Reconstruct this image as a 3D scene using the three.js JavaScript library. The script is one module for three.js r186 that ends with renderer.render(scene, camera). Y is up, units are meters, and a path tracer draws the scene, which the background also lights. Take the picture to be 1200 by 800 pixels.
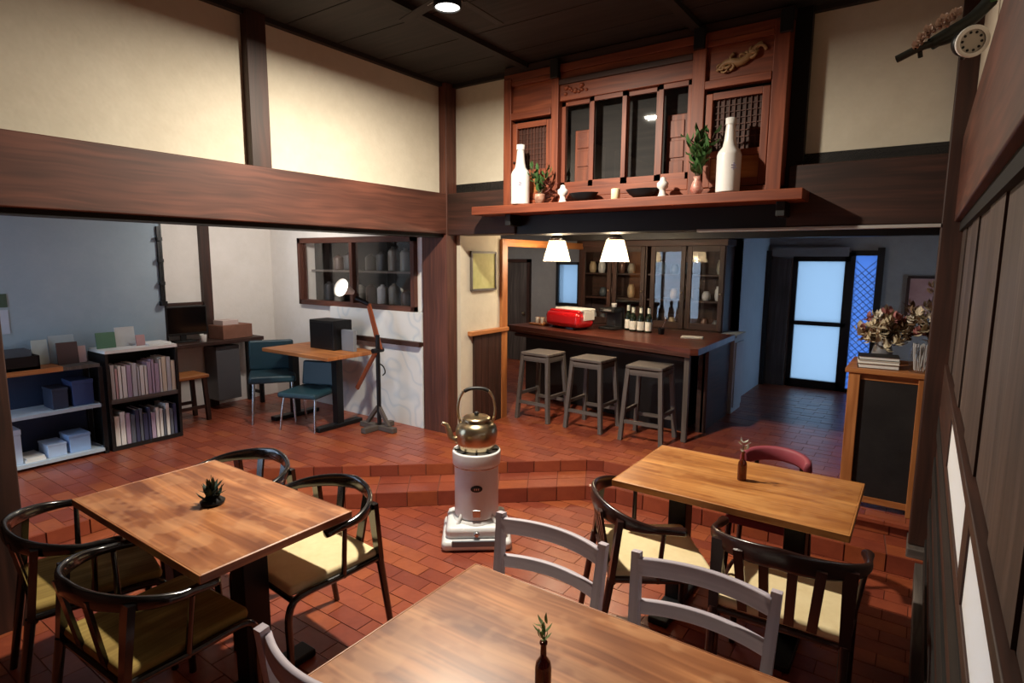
import * as THREE from 'three';
import { RoundedBoxGeometry } from 'three/addons/geometries/RoundedBoxGeometry.js';
import { mergeGeometries } from 'three/addons/utils/BufferGeometryUtils.js';
import { RectAreaLightUniformsLib } from 'three/addons/lights/RectAreaLightUniformsLib.js';

// ------------------------------------------------------------------ camera, sky, exposure
RectAreaLightUniformsLib.init();
const scene = new THREE.Scene();
const camera = new THREE.PerspectiveCamera(2 * Math.atan(400 / 687.2) * 180 / Math.PI, 1.5, 0.02, 60);
camera.position.set(0, 1.75, 0);
camera.rotation.order = 'YXZ';
camera.rotation.set(-0.13654, 0.61046, 0.00723);
scene.background = new THREE.Color().setRGB(2.2, 2.9, 3.9);      // overcast bluish daylight
const renderer = new THREE.WebGLRenderer({ antialias: true });
renderer.toneMapping = THREE.LinearToneMapping;
renderer.toneMappingExposure = 1.0;
renderer.shadowMap.enabled = true;

// ------------------------------------------------------------------ helpers
function rng(seed) { let a = seed >>> 0; return () => { a = (a + 0x6D2B79F5) | 0; let t = Math.imul(a ^ (a >>> 15), 1 | a); t = (t + Math.imul(t ^ (t >>> 7), 61 | t)) ^ t; return ((t ^ (t >>> 14)) >>> 0) / 4294967296; }; }
const V = (x, y, z) => new THREE.Vector3(x, y, z);
const used = new Map();
function numbered(n) { const k = used.get(n) ?? 0; used.set(n, k + 1); return k ? n + '_' + String(k).padStart(3, '0') : n; }

function noiseGrid(n, seed) { const r = rng(seed), a = new Float32Array(n * n); for (let i = 0; i < a.length; i++) a[i] = r(); return a; }
function pnoise(seed) {                                             // periodic value noise on [0,1)^2
  const cache = new Map();
  return (u, v, fx, fy) => {
    const key = fx + '/' + fy; let g = cache.get(key);
    if (!g) { const r = rng(seed + fx * 131 + fy * 7); g = new Float32Array(fx * fy); for (let i = 0; i < g.length; i++) g[i] = r(); cache.set(key, g); }
    const x = ((u % 1) + 1) % 1 * fx, y = ((v % 1) + 1) % 1 * fy, x0 = Math.floor(x), y0 = Math.floor(y), a = x - x0, b = y - y0;
    const s = a * a * (3 - 2 * a), t = b * b * (3 - 2 * b), X = (x0 + 1) % fx, Y = (y0 + 1) % fy;
    return (g[y0 % fy * fx + x0 % fx] * (1 - s) + g[y0 % fy * fx + X] * s) * (1 - t) + (g[Y * fx + x0 % fx] * (1 - s) + g[Y * fx + X] * s) * t;
  };
}
function tex(n, fn, color = true) {
  const d = new Uint8Array(n * n * 4);
  for (let y = 0; y < n; y++) for (let x = 0; x < n; x++) { const c = fn(x / n, y / n), i = (y * n + x) * 4; for (let k = 0; k < 3; k++) d[i + k] = Math.max(0, Math.min(255, c[k])); d[i + 3] = 255; }
  const t = new THREE.DataTexture(d, n, n); t.wrapS = t.wrapT = THREE.RepeatWrapping; t.magFilter = THREE.LinearFilter; t.minFilter = THREE.LinearMipmapLinearFilter; t.generateMipmaps = true;
  if (color) t.colorSpace = THREE.SRGBColorSpace; t.needsUpdate = true; return t;
}
const mix3 = (a, b, t) => [a[0] + (b[0] - a[0]) * t, a[1] + (b[1] - a[1]) * t, a[2] + (b[2] - a[2]) * t];
function woodTex(dark, light, seed, { knots = 0.5, wear = 0, wearColor = [0, 0, 0] } = {}) {   // grain runs along u, one repeat a metre
  const n = pnoise(seed);
  return tex(512, (u, v) => {
    const w = v + 0.03 * (n(u, v, 3, 4) - 0.5) + 0.012 * n(u, v, 7, 9);
    let g = 0.45 * n(u, w, 3, 42) + 0.3 * n(u, w, 6, 120) + 0.25 * n(u, w, 2, 14);
    g = g * (1 - knots * 0.3) + knots * 0.3 * n(u, v, 5, 7);
    let c = mix3(dark, light, Math.min(1, Math.max(0, (g - 0.25) * 1.9)));
    if (wear) { const p = Math.min(1, Math.max(0, (0.6 * n(u, v, 9, 13) + 0.4 * n(u, v, 31, 37) - 0.47) * 5)); c = mix3(c, wearColor, p * wear); }
    return c;
  });
}
function mottleTex(a, b, seed, f = 6) { const n = pnoise(seed); return tex(256, (u, v) => mix3(a, b, 0.5 * n(u, v, f, f) + 0.3 * n(u, v, f * 4, f * 4) + 0.2 * n(u, v, f * 14, f * 14))); }
function bumpTex(seed, f) { const n = pnoise(seed); return tex(256, (u, v) => { const k = 255 * (0.5 * n(u, v, f, f) + 0.3 * n(u, v, f * 3, f * 3) + 0.2 * n(u, v, f * 9, f * 9)); return [k, k, k]; }, false); }

function M(o) { const m = new THREE.MeshPhysicalMaterial({ roughness: 0.6, metalness: 0, ...o }); m.side = THREE.DoubleSide; return m; }
const hex = (r, g, b) => new THREE.Color(`rgb(${r},${g},${b})`);

function prep(g) {
  if (g.index) g = g.toNonIndexed();
  for (const k of Object.keys(g.attributes)) if (!['position', 'normal', 'uv'].includes(k)) g.deleteAttribute(k);
  if (!g.attributes.normal) g.computeVertexNormals();
  return g;
}
function uvMetres(g, axis, off = 0) {                                // uv in metres by the face's main direction, u along axis (0 x, 1 y, 2 z)
  g = prep(g); const p = g.attributes.position, n = g.attributes.normal, uv = new Float32Array(p.count * 2);
  for (let i = 0; i < p.count; i++) {
    const a = [Math.abs(n.getX(i)), Math.abs(n.getY(i)), Math.abs(n.getZ(i))], k = a.indexOf(Math.max(...a)), c = [p.getX(i), p.getY(i), p.getZ(i)];
    let s, t; if (k === axis) { s = (axis + 1) % 3; t = (axis + 2) % 3; } else { s = axis; t = 3 - k - axis; }
    uv[i * 2] = c[s] + off; uv[i * 2 + 1] = c[t] + off * 0.37;
  }
  g.setAttribute('uv', new THREE.BufferAttribute(uv, 2)); return g;
}
// a box from min to max corner, or by size and centre
function bx(x0, x1, y0, y1, z0, z1, { bev = 0, axis, off = 0 } = {}) {
  const w = Math.abs(x1 - x0), h = Math.abs(y1 - y0), d = Math.abs(z1 - z0), lim = Math.min(w, h, d) * 0.49;
  const g = bev ? new RoundedBoxGeometry(w, h, d, 1, Math.min(bev, lim)) : new THREE.BoxGeometry(w, h, d);
  g.translate((x0 + x1) / 2, (y0 + y1) / 2, (z0 + z1) / 2);
  const s = [w, h, d]; return uvMetres(g, axis ?? s.indexOf(Math.max(...s)), off);
}
const cb = (x, y, z, w, h, d, o) => bx(x - w / 2, x + w / 2, y - h / 2, y + h / 2, z - d / 2, z + d / 2, o);
function rod(a, b, r0, r1 = r0, n = 10) {                           // tapered round bar between two points
  const A = V(...a), B = V(...b), d = B.clone().sub(A), L = d.length(), g = new THREE.CylinderGeometry(r1, r0, L, n, 1);
  g.applyQuaternion(new THREE.Quaternion().setFromUnitVectors(V(0, 1, 0), d.normalize())); g.translate((A.x + B.x) / 2, (A.y + B.y) / 2, (A.z + B.z) / 2); return prep(g);
}
function bar(a, b, w, d, { w1 = w, d1 = d } = {}) {                 // tapered square bar between two points
  const A = V(...a), B = V(...b), dir = B.clone().sub(A), L = dir.length(), g = new THREE.BoxGeometry(1, L, 1);
  const p = g.attributes.position; for (let i = 0; i < p.count; i++) { const t = p.getY(i) > 0; p.setX(i, p.getX(i) * (t ? w1 : w)); p.setZ(i, p.getZ(i) * (t ? d1 : d)); }
  g.computeVertexNormals(); const u = uvMetres(g, 1); u.applyQuaternion(new THREE.Quaternion().setFromUnitVectors(V(0, 1, 0), dir.normalize())); u.translate((A.x + B.x) / 2, (A.y + B.y) / 2, (A.z + B.z) / 2); return u;
}
function tube(pts, r, seg = 24, rad = 8) { return prep(new THREE.TubeGeometry(new THREE.CatmullRomCurve3(pts.map((p) => V(...p)), false, 'centripetal'), seg, r, rad, false)); }
function lathe(pts, n = 28) { return prep(new THREE.LatheGeometry(pts.map((p) => new THREE.Vector2(...p)), n)); }
const move = (g, x, y, z) => { g.translate(x, y, z); return g; };
const turnY = (g, a) => { g.rotateY(a); return g; };
function ball(x, y, z, r, sy = 1, n = 10) { const g = new THREE.SphereGeometry(r, n, Math.max(6, n * 0.7 | 0)); g.scale(1, sy, 1); g.translate(x, y, z); return prep(g); }
function sweep(path, half, N = 40, K = 10, power = 1) {              // elliptic section (half(t) = [sideways, upright]) along path(t)
  const pos = [], idx = [], e = 1e-3, up = V(0, 1, 0);
  for (let i = 0; i <= N; i++) {
    const t = i / N, c = V(...path(t)), tan = V(...path(Math.min(1, t + e))).sub(V(...path(Math.max(0, t - e)))).normalize(), s = tan.clone().cross(up).normalize(), u = s.clone().cross(tan), [a, b] = half(t);
    for (let k = 0; k < K; k++) { const q = k / K * Math.PI * 2, cs = Math.cos(q), sn = Math.sin(q), f = (x) => Math.sign(x) * Math.abs(x) ** power; pos.push(...c.clone().addScaledVector(s, a * f(cs)).addScaledVector(u, b * f(sn)).toArray()); }
  }
  for (let i = 0; i < N; i++) for (let k = 0; k < K; k++) { const a = i * K + k, b = i * K + (k + 1) % K, c = a + K, d = b + K; idx.push(a, b, c, b, d, c); }
  for (const [st, rev] of [[0, 0], [N * K, 1]]) for (let k = 1; k < K - 1; k++) idx.push(...(rev ? [st, st + k, st + k + 1] : [st, st + k + 1, st + k]));
  const g = new THREE.BufferGeometry(); g.setAttribute('position', new THREE.Float32BufferAttribute(pos, 3)); g.setIndex(idx); g.computeVertexNormals();
  g.setAttribute('uv', new THREE.Float32BufferAttribute(new Float32Array(pos.length / 3 * 2), 2)); return uvMetres(g, 0);
}
function prism(poly, y0, y1) {                                       // upright prism over a polygon of [x, z]
  const s = new THREE.Shape(poly.map(([x, z]) => new THREE.Vector2(x, -z))), g = new THREE.ExtrudeGeometry(s, { depth: y1 - y0, bevelEnabled: false });
  g.rotateX(-Math.PI / 2); g.translate(0, y0, 0); return uvMetres(g, 0);
}
function obj(name, geos, mat, parent = scene) {
  const list = (Array.isArray(geos) ? geos : [geos]).map(prep);
  const m = new THREE.Mesh(list.length > 1 ? mergeGeometries(list) : list[0], mat);
  m.name = parent === scene ? numbered(name) : name; m.castShadow = m.receiveShadow = true; parent.add(m); return m;
}
function thing(name, label, category, [x, y, z] = [0, 0, 0], turn = 0, group) {
  const o = new THREE.Group(); o.name = numbered(name); o.position.set(x, y, z); o.rotation.y = turn; o.userData = { label, category };
  if (group) o.userData.group = group; scene.add(o); return o;
}
function tag(o, label, category, group) { o.userData = { label, category }; if (group) o.userData.group = group; return o; }
function dup(src, [x, y, z], turn, label, group) {
  const c = src.clone(); c.name = numbered(src.name.replace(/_\d{3}$/, '')); c.userData = { ...src.userData }; c.position.set(x, y, z); c.rotation.set(0, turn, 0);
  if (label) c.userData.label = label; if (group) c.userData.group = group; scene.add(c); return c;
}
function setting(name, label, category = 'wall') { const o = new THREE.Group(); o.name = name; o.userData = { kind: 'structure', label, category }; scene.add(o); return o; }

// ------------------------------------------------------------------ materials
const T = {
  plaster: mottleTex([204, 194, 174], [220, 211, 192], 11, 5),
  plasterB: bumpTex(12, 8),
  dark: woodTex([44, 26, 20], [78, 46, 36], 21),
  beam: woodTex([66, 36, 27], [104, 60, 46], 23),
  soot: woodTex([22, 19, 18], [44, 38, 35], 25),
  red: woodTex([104, 48, 28], [156, 82, 50], 27),
  table: woodTex([118, 64, 36], [206, 140, 90], 31, { knots: 1, wear: 0.4, wearColor: [216, 164, 120] }),
  tableB: woodTex([146, 86, 40], [214, 150, 84], 33, { knots: 0.7, wear: 0.25, wearColor: [220, 168, 108] }),
  orange: woodTex([150, 88, 44], [196, 130, 76], 35),
  greywood: woodTex([74, 66, 62], [112, 102, 96], 37),
  tileB: bumpTex(41, 6),
  board: woodTex([62, 50, 46], [98, 82, 76], 45),
};
const m = {
  plaster: M({ map: T.plaster, roughness: 0.95, bumpMap: T.plasterB, bumpScale: 0.002 }),
  dark: M({ map: T.dark, roughness: 0.55 }),
  beam: M({ map: T.beam, roughness: 0.6 }),
  soot: M({ map: T.soot, roughness: 0.7 }),
  board: M({ map: T.board, roughness: 0.6 }),
  boardB: M({ map: T.board, color: hex(222, 214, 210), roughness: 0.62 }),
  black: M({ color: hex(16, 15, 16), roughness: 0.5 }),
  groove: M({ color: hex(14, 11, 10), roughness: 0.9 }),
  red: M({ map: T.red, roughness: 0.5 }),
  table: M({ map: T.table, roughness: 0.36, clearcoat: 0.25, clearcoatRoughness: 0.3 }),
  tableB: M({ map: T.tableB, roughness: 0.42, clearcoat: 0.15, clearcoatRoughness: 0.35 }),
  orange: M({ map: T.orange, roughness: 0.5 }),
  greywood: M({ map: T.greywood, roughness: 0.6 }),
  lacquer: M({ color: hex(17, 15, 16), roughness: 0.22, clearcoat: 0.8, clearcoatRoughness: 0.12 }),
  walnut: M({ color: hex(44, 22, 19), roughness: 0.3, clearcoat: 0.6, clearcoatRoughness: 0.2 }),
  lavender: M({ map: woodTex([178, 168, 180], [206, 196, 206], 51), roughness: 0.5 }),
  cream: M({ map: mottleTex([222, 200, 152], [238, 220, 176], 53, 14), roughness: 0.85 }),
  straw: M({ map: woodTex([126, 102, 48], [176, 150, 82], 55), roughness: 0.85 }),
  enamel: M({ map: mottleTex([222, 224, 226], [236, 236, 236], 57, 5), roughness: 0.32, clearcoat: 0.4 }),
  brass: M({ color: hex(196, 178, 146), metalness: 1, roughness: 0.28 }),
  chrome: M({ color: hex(190, 190, 192), metalness: 1, roughness: 0.25 }),
  iron: M({ color: hex(24, 25, 28), roughness: 0.42, metalness: 0.4 }),
  glass: M({ color: 0xffffff, transmission: 1, thickness: 0, roughness: 0.02, ior: 1.5 }),
  frost: M({ color: hex(172, 182, 188), transmission: 1, thickness: 0, roughness: 0.7, ior: 1.4 }),
  porcelain: M({ color: hex(238, 234, 230), roughness: 0.3, clearcoat: 0.4 }),
  leaf: M({ map: mottleTex([40, 74, 34], [86, 124, 62], 61, 6), roughness: 0.6 }),
  stem: M({ color: hex(70, 52, 36), roughness: 0.8 }),
  partition: M({ map: mottleTex([146, 164, 178], [160, 176, 188], 64, 4), roughness: 0.9 }),  // bluish sky light on the wall is painted into this colour
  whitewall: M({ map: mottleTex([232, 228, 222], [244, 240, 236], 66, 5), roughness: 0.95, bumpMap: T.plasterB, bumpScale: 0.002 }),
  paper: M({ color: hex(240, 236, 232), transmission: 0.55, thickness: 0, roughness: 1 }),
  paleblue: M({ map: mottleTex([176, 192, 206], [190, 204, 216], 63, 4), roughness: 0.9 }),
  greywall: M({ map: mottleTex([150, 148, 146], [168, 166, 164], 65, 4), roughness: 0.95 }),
  teal: M({ color: hex(30, 62, 74), roughness: 0.45 }),
  pink: M({ color: hex(150, 66, 78), roughness: 0.6 }),
  white: M({ color: hex(236, 234, 230), roughness: 0.6 }),
  redpaint: M({ color: hex(190, 22, 28), roughness: 0.25, clearcoat: 0.6 }),
  mortar: M({ color: hex(112, 60, 44), roughness: 0.95 }),
};
const tileMats = [[[122, 54, 37], [156, 78, 52]], [[130, 59, 40], [166, 85, 56]], [[116, 50, 36], [148, 72, 50]], [[134, 64, 38], [172, 92, 54]]]
  .map(([a, b], i) => M({ map: mottleTex(a, b, 71 + i, 5), roughness: 0.4, bumpMap: T.tileB, bumpScale: 0.002, clearcoat: 0.3, clearcoatRoughness: 0.25 }));

// ------------------------------------------------------------------ floors: brick pavers one by one
const P1 = 0.20, R1 = 0.11;                                          // raised floor, lower step
const camR = V(Math.cos(0.61046), 0, -Math.sin(0.61046)), camF = V(-Math.sin(0.61046) * Math.cos(0.13654), -Math.sin(0.13654), -Math.cos(0.61046) * Math.cos(0.13654));
function inView(x, y, z) {
  const d = V(x, y - 1.75, z), k = d.dot(camF); if (k < 0.2) return false;
  const u = camR.clone().cross(camF); return Math.abs(d.dot(camR) / k) < 0.9 && Math.abs(d.dot(u) / k) < 0.6;
}
function clip(poly, planes) {                                        // planes [a, b, c]: keep a x + b z + c >= 0
  for (const [a, b, c] of planes) {
    const out = [];
    for (let i = 0; i < poly.length; i++) {
      const p = poly[i], q = poly[(i + 1) % poly.length], sp = a * p[0] + b * p[1] + c, sq = a * q[0] + b * q[1] + c;
      if (sp >= 0) out.push(p);
      if ((sp >= 0) !== (sq >= 0)) { const t = sp / (sp - sq); out.push([p[0] + (q[0] - p[0]) * t, p[1] + (q[1] - p[1]) * t]); }
    }
    poly = out; if (poly.length < 3) return [];
  }
  return poly;
}
function area(p) { let s = 0; for (let i = 0; i < p.length; i++) { const a = p[i], b = p[(i + 1) % p.length]; s += a[0] * b[1] - b[0] * a[1]; } return Math.abs(s) / 2; }
function pavers(parent, zones, [x0, x1, z0, z1], top, seed) {
  const r = rng(seed), L = 0.215, W = 0.105, J = 0.0022, list = [];
  for (let j = 0, z = z0; z < z1; z += W, j++) for (let x = x0 - (j % 2) * L / 2; x < x1; x += L)
    for (const zone of zones) {
      const p = clip([[x + J, z + J], [x + L - J, z + J], [x + L - J, z + W - J], [x + J, z + W - J]], zone);
      if (p.length > 2 && area(p) > 4e-4) list.push({ p, y: top + (r() - 0.5) * 0.0024, k: r() * 4 | 0, x: x + L / 2, z: z + W / 2 });
    }
  for (const t of list) t.d = inView(t.x, top, t.z) ? Math.hypot(t.x, t.z) - 1e3 * (t.p.length === 4) : 1e6;
  list.sort((a, b) => a.d - b.d);
  const rest = [[], [], [], []];
  list.forEach((t, i) => { const g = prism(t.p, top - 0.02, t.y); if (i < 290) obj('paver', g, tileMats[t.k], parent); else rest[t.k].push(g); });
  rest.forEach((g, k) => { if (g.length) obj('paver_field', g, tileMats[k], parent).userData = { kind: 'stuff' }; });
}
// corner points of the step lines (x, z): along the alcove, diagonal, along the bar
const stepTop = [[-3.98, 1.3], [-3.98, -2.36], [-2.07, -4.0], [-1.95, -4.06], [0.16, -4.1]];
const stepMid = [[-3.72, 1.3], [-3.72, -2.14], [-1.93, -3.72], [-1.72, -3.8], [0.16, -3.82]];
function half(a, b) { const nx = -(b[1] - a[1]), nz = b[0] - a[0]; return [nx, nz, -(nx * a[0] + nz * a[1])]; }      // keeps the left of a -> b in x, z
{
  const f = setting('floor', 'lower dining floor of red brick pavers', 'floor');
  obj('mortar_bed', bx(-3.9, 0.3, -0.15, -0.003, -4.0, 1.3), m.mortar, f);
  const inside = []; for (let i = 0; i < 4; i++) { const h = half(stepMid[i], stepMid[i + 1]); const s = h[0] * -1 + h[1] * -1 + h[2] > 0 ? 1 : -1; inside.push(h.map((v) => v * s)); }
  pavers(f, [[...inside, [-1, 0, 0.12], [0, -1, 1.2]]], [-3.8, 0.2, -3.9, 1.2], 0, 5);

  const u = setting('floor_raised', 'raised floor of red brick pavers behind the steps', 'floor');
  obj('mortar_bed', prism([[-6.15, 1.3], [-6.15, -8.2], [1.05, -8.2], [1.05, -4.1], ...[...stepTop].reverse()].map((p) => p), -0.1, P1 - 0.003), m.mortar, u);
  const d = half(stepTop[1], stepTop[2]), ds = d[0] * -1 + d[1] * -1 + d[2] > 0 ? -1 : 1, diag = d.map((v) => v * ds);
  const zA = [[0, -1, -4.06]], zB = [[0, 1, 4.06], [-1, 0, -3.98]], zC = [[0, 1, 4.06], [1, 0, 3.98], diag];
  pavers(u, [zA, zB, zC], [-6.1, 1.0, -8.1, -0.3], P1, 6);

  const st = setting('step', 'two low brick steps turning a corner up to the raised floor', 'step');
  obj('mortar_bed', prism([...stepMid, ...[...stepTop].reverse()], -0.1, R1 - 0.003), m.mortar, st);
  const r = rng(77);
  const seg = (a, b, fn) => { const L = Math.hypot(b[0] - a[0], b[1] - a[1]), n = Math.max(1, Math.round(L / 0.215)); for (let i = 0; i < n; i++) fn(i / n, (i + 1) / n, L); };
  const lerp = (a, b, t) => [a[0] + (b[0] - a[0]) * t, a[1] + (b[1] - a[1]) * t];
  const toward = [[-1.2, -1.2]];
  for (let i = 0; i < 4; i++) {
    const A = stepMid[i], B = stepMid[i + 1], C = stepTop[i], D = stepTop[i + 1];
    seg(A, B, (t0, t1, L) => {                                        // treads of the lower step, two rows
      const e = 0.004 / L; for (const [v0, v1] of [[0, 0.49], [0.51, 1]]) { const sh = v0 ? 0 : 0; const q = [[t0 + e, v0], [t1 - e, v0], [t1 - e, v1], [t0 + e, v1]].map(([t, v]) => lerp(lerp(A, B, t), lerp(C, D, t), v)); obj('step_brick', prism(q, R1 - 0.02, R1 + (r() - 0.5) * 0.002 + sh), tileMats[r() * 4 | 0], st); }
    });
    for (const [a, b, y0, y1] of [[A, B, 0, R1], [C, D, R1, P1]]) seg(a, b, (t0, t1, L) => {      // risers
      const e = 0.004 / L, p = lerp(a, b, t0 + e), q = lerp(a, b, t1 - e), nx = (b[1] - a[1]) / L, nz = -(b[0] - a[0]) / L, s = (nx * (-1.2 - a[0]) + nz * (-1.2 - a[1])) > 0 ? 1 : -1, o = 0.008 * s;
      obj('riser_brick', prism([[p[0] - nx * o * 2, p[1] - nz * o * 2], [q[0] - nx * o * 2, q[1] - nz * o * 2], [q[0] + nx * o, q[1] + nz * o], [p[0] + nx * o, p[1] + nz * o]], y0 + 0.003, y1 - 0.002), tileMats[r() * 4 | 0], st);
    });
  }
}

// ------------------------------------------------------------------ hall: ceiling and walls
const H = 3.22;
{
  const c = setting('ceiling', 'dark stained board ceiling of the dining hall', 'ceiling');
  obj('ceiling_slab', bx(-3.75, 0.4, H + 0.03, H + 0.15, -4.3, 1.4), m.soot, c);
  for (let i = 0; i < 14; i++) { const z = -4.0 + i * 0.4; obj('ceiling_board', bx(-3.6, 0.25, H, H + 0.03, z + 0.004, z + 0.396, { off: i * 0.73 }), m.soot, c); }
  for (const x of [-2.6, -1.3]) obj('ceiling_batten', bx(x - 0.03, x + 0.03, H - 0.035, H, -4.0, 1.3), m.soot, c);

  const w = setting('wall_left', 'left wall with pale plaster panels over a deep brown beam');
  obj('wall_core', bx(-3.75, -3.5, 2.0, H + 0.1, -4.0, 1.3), m.plaster, w);
  for (const [a, b] of [[-3.88, -2.245], [-2.115, -0.72], [-0.58, 1.2]]) obj('plaster_panel', bx(-3.52, -3.48, 2.31, H, a, b), m.plaster, w);
  obj('beam', bx(-3.64, -3.405, 1.975, 2.315, -4.05, 1.2, { bev: 0.008 }), m.beam, w);
  obj('beam_groove', bx(-3.6, -3.44, 1.945, 1.975, -3.9, 1.2), m.groove, w);
  obj('post', bx(-3.55, -3.42, 2.31, H, -2.245, -2.115, { bev: 0.004 }), m.dark, w);
  obj('post', bx(-3.55, -3.42, 2.31, H, -0.72, -0.58, { bev: 0.004 }), m.dark, w);
  obj('ceiling_rail', bx(-3.55, -3.44, H - 0.03, H + 0.02, -3.9, 1.2), m.soot, w);
  obj('corner_post', bx(-3.70, -3.40, -0.05, H, -4.17, -3.87, { bev: 0.01 }), m.beam, w);
  obj('side_post', bx(-3.56, -3.40, -0.05, 1.98, -0.835, -0.69, { bev: 0.008 }), m.dark, w);
  obj('lower_wall', bx(-3.6, -3.5, -0.05, 2.0, -0.7, 1.3), m.dark, w);

  const b = setting('wall_back', 'back wall with pale plaster panels over a deep brown beam');
  obj('wall_core', bx(-3.6, 0.3, 2.0, H + 0.1, -4.25, -4.03), m.plaster, b);
  obj('plaster_panel', bx(-3.4, -2.74, 2.31, H, -4.05, -4.0), m.plaster, b);
  obj('plaster_panel', bx(-0.66, 0.06, 2.325, H, -4.05, -4.0), m.plaster, b);
  obj('beam', bx(-3.41, -2.70, 1.965, 2.315, -4.12, -3.885, { bev: 0.008 }), m.dark, b);
  obj('beam', bx(-0.72, 0.06, 1.965, 2.325, -4.12, -3.9, { bev: 0.008 }), m.dark, b);
  obj('lintel', bx(-2.72, -0.7, 1.96, 2.1, -4.2, -3.91), m.black, b);
  obj('lintel', bx(-2.72, -0.6, 2.1, 2.33, -4.1, -3.95), m.black, b);
  obj('side_stud', bx(-0.745, -0.655, 2.1, H, -4.06, -3.94), m.black, b);
  obj('pale_batten', bx(-1.25, 0.045, 1.945, 1.962, -3.96, -3.885), M({ color: hex(176, 172, 168), roughness: 0.6 }), b);
  obj('ceiling_rail', bx(-3.45, 0.2, H - 0.03, H + 0.02, -4.05, -3.96), m.soot, b);
  obj('corner_post', bx(0.045, 0.19, 0.165, H, -4.14, -3.89, { bev: 0.008 }), m.dark, b);
  obj('post_stone', bx(0.04, 0.24, -0.05, 0.165, -4.16, -3.84, { bev: 0.01 }), m.greywood, b);
}
// right wall: beam, sliding doors of upright boards with a band of paper panes, dado boards
{
  const w = setting('wall_right', 'right wall of dark boards with a band of white paper panes');
  obj('wall_core', bx(0.16, 0.32, 2.38, H + 0.1, -4.3, 1.3), m.plaster, w);
  obj('plaster_panel', bx(0.135, 0.17, 2.40, H, -3.9, 1.2), m.plaster, w);
  obj('beam', bx(0.10, 0.32, 1.97, 2.40, -3.9, 1.2, { bev: 0.006 }), m.beam, w);
  obj('door_track', bx(0.125, 0.3, 1.92, 1.97, -3.9, 1.2), m.groove, w);
  const r = rng(9); let z = -3.9, i = 0;
  while (z < 0.9) { const wd = 0.36 + r() * 0.1; obj('wall_board', bx(0.14 + (i % 2) * 0.006, 0.2, 1.22, 1.93, z + 0.003, z + wd - 0.003, { axis: 1, off: i * 0.61 }), i % 2 ? m.board : m.boardB, w); z += wd; i++; }
  obj('backing', bx(0.2, 0.24, 1.2, 1.95, -3.9, 1.2), m.groove, w);
  obj('door_rail', bx(0.124, 0.24, 1.175, 1.215, -3.9, 1.2, { bev: 0.004 }), m.dark, w);
  obj('door_rail', bx(0.124, 0.24, 0.94, 0.985, -3.9, 1.2, { bev: 0.004 }), m.dark, w);
  for (const [a, b] of [[-3.9, -2.72], [-1.73, -1.6], [0.3, 1.2]]) obj('door_stile', bx(0.125, 0.24, 0.98, 1.18, a, b), m.dark, w);
  for (let k = 0; k < 7; k++) obj('dado_board', bx(0.122 + (k % 2) * 0.008, 0.24, 0.1 + k * 0.12, 0.217 + k * 0.12, -3.9, 1.2, { off: k * 0.53 }), k % 2 ? m.dark : m.soot, w);
  obj('dado_backing', bx(0.2, 0.3, 0, 0.95, -3.95, 1.2), m.groove, w);
  const pn = setting('window_1', 'band of white paper panes in the dark right wall', 'window');
  obj('paper_pane', bx(0.130, 0.133, 0.985, 1.175, -2.72, -1.73), m.paper, pn);
  obj('paper_pane', bx(0.130, 0.133, 0.985, 1.175, -1.6, 0.3), m.paper, pn);
  const bb = setting('baseboard_right', 'pale worn wooden baseboard along the right wall', 'baseboard');
  obj('board', bx(0.085, 0.13, 0, 0.1, -3.84, 1.2, { bev: 0.005 }), m.greywood, bb);
  const fr = setting('wall_front', 'plain dark wall behind the dining tables');
  obj('wall_core', bx(-3.7, 0.35, -0.1, H + 0.1, 1.2, 1.35), m.beam, fr);
}
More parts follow.
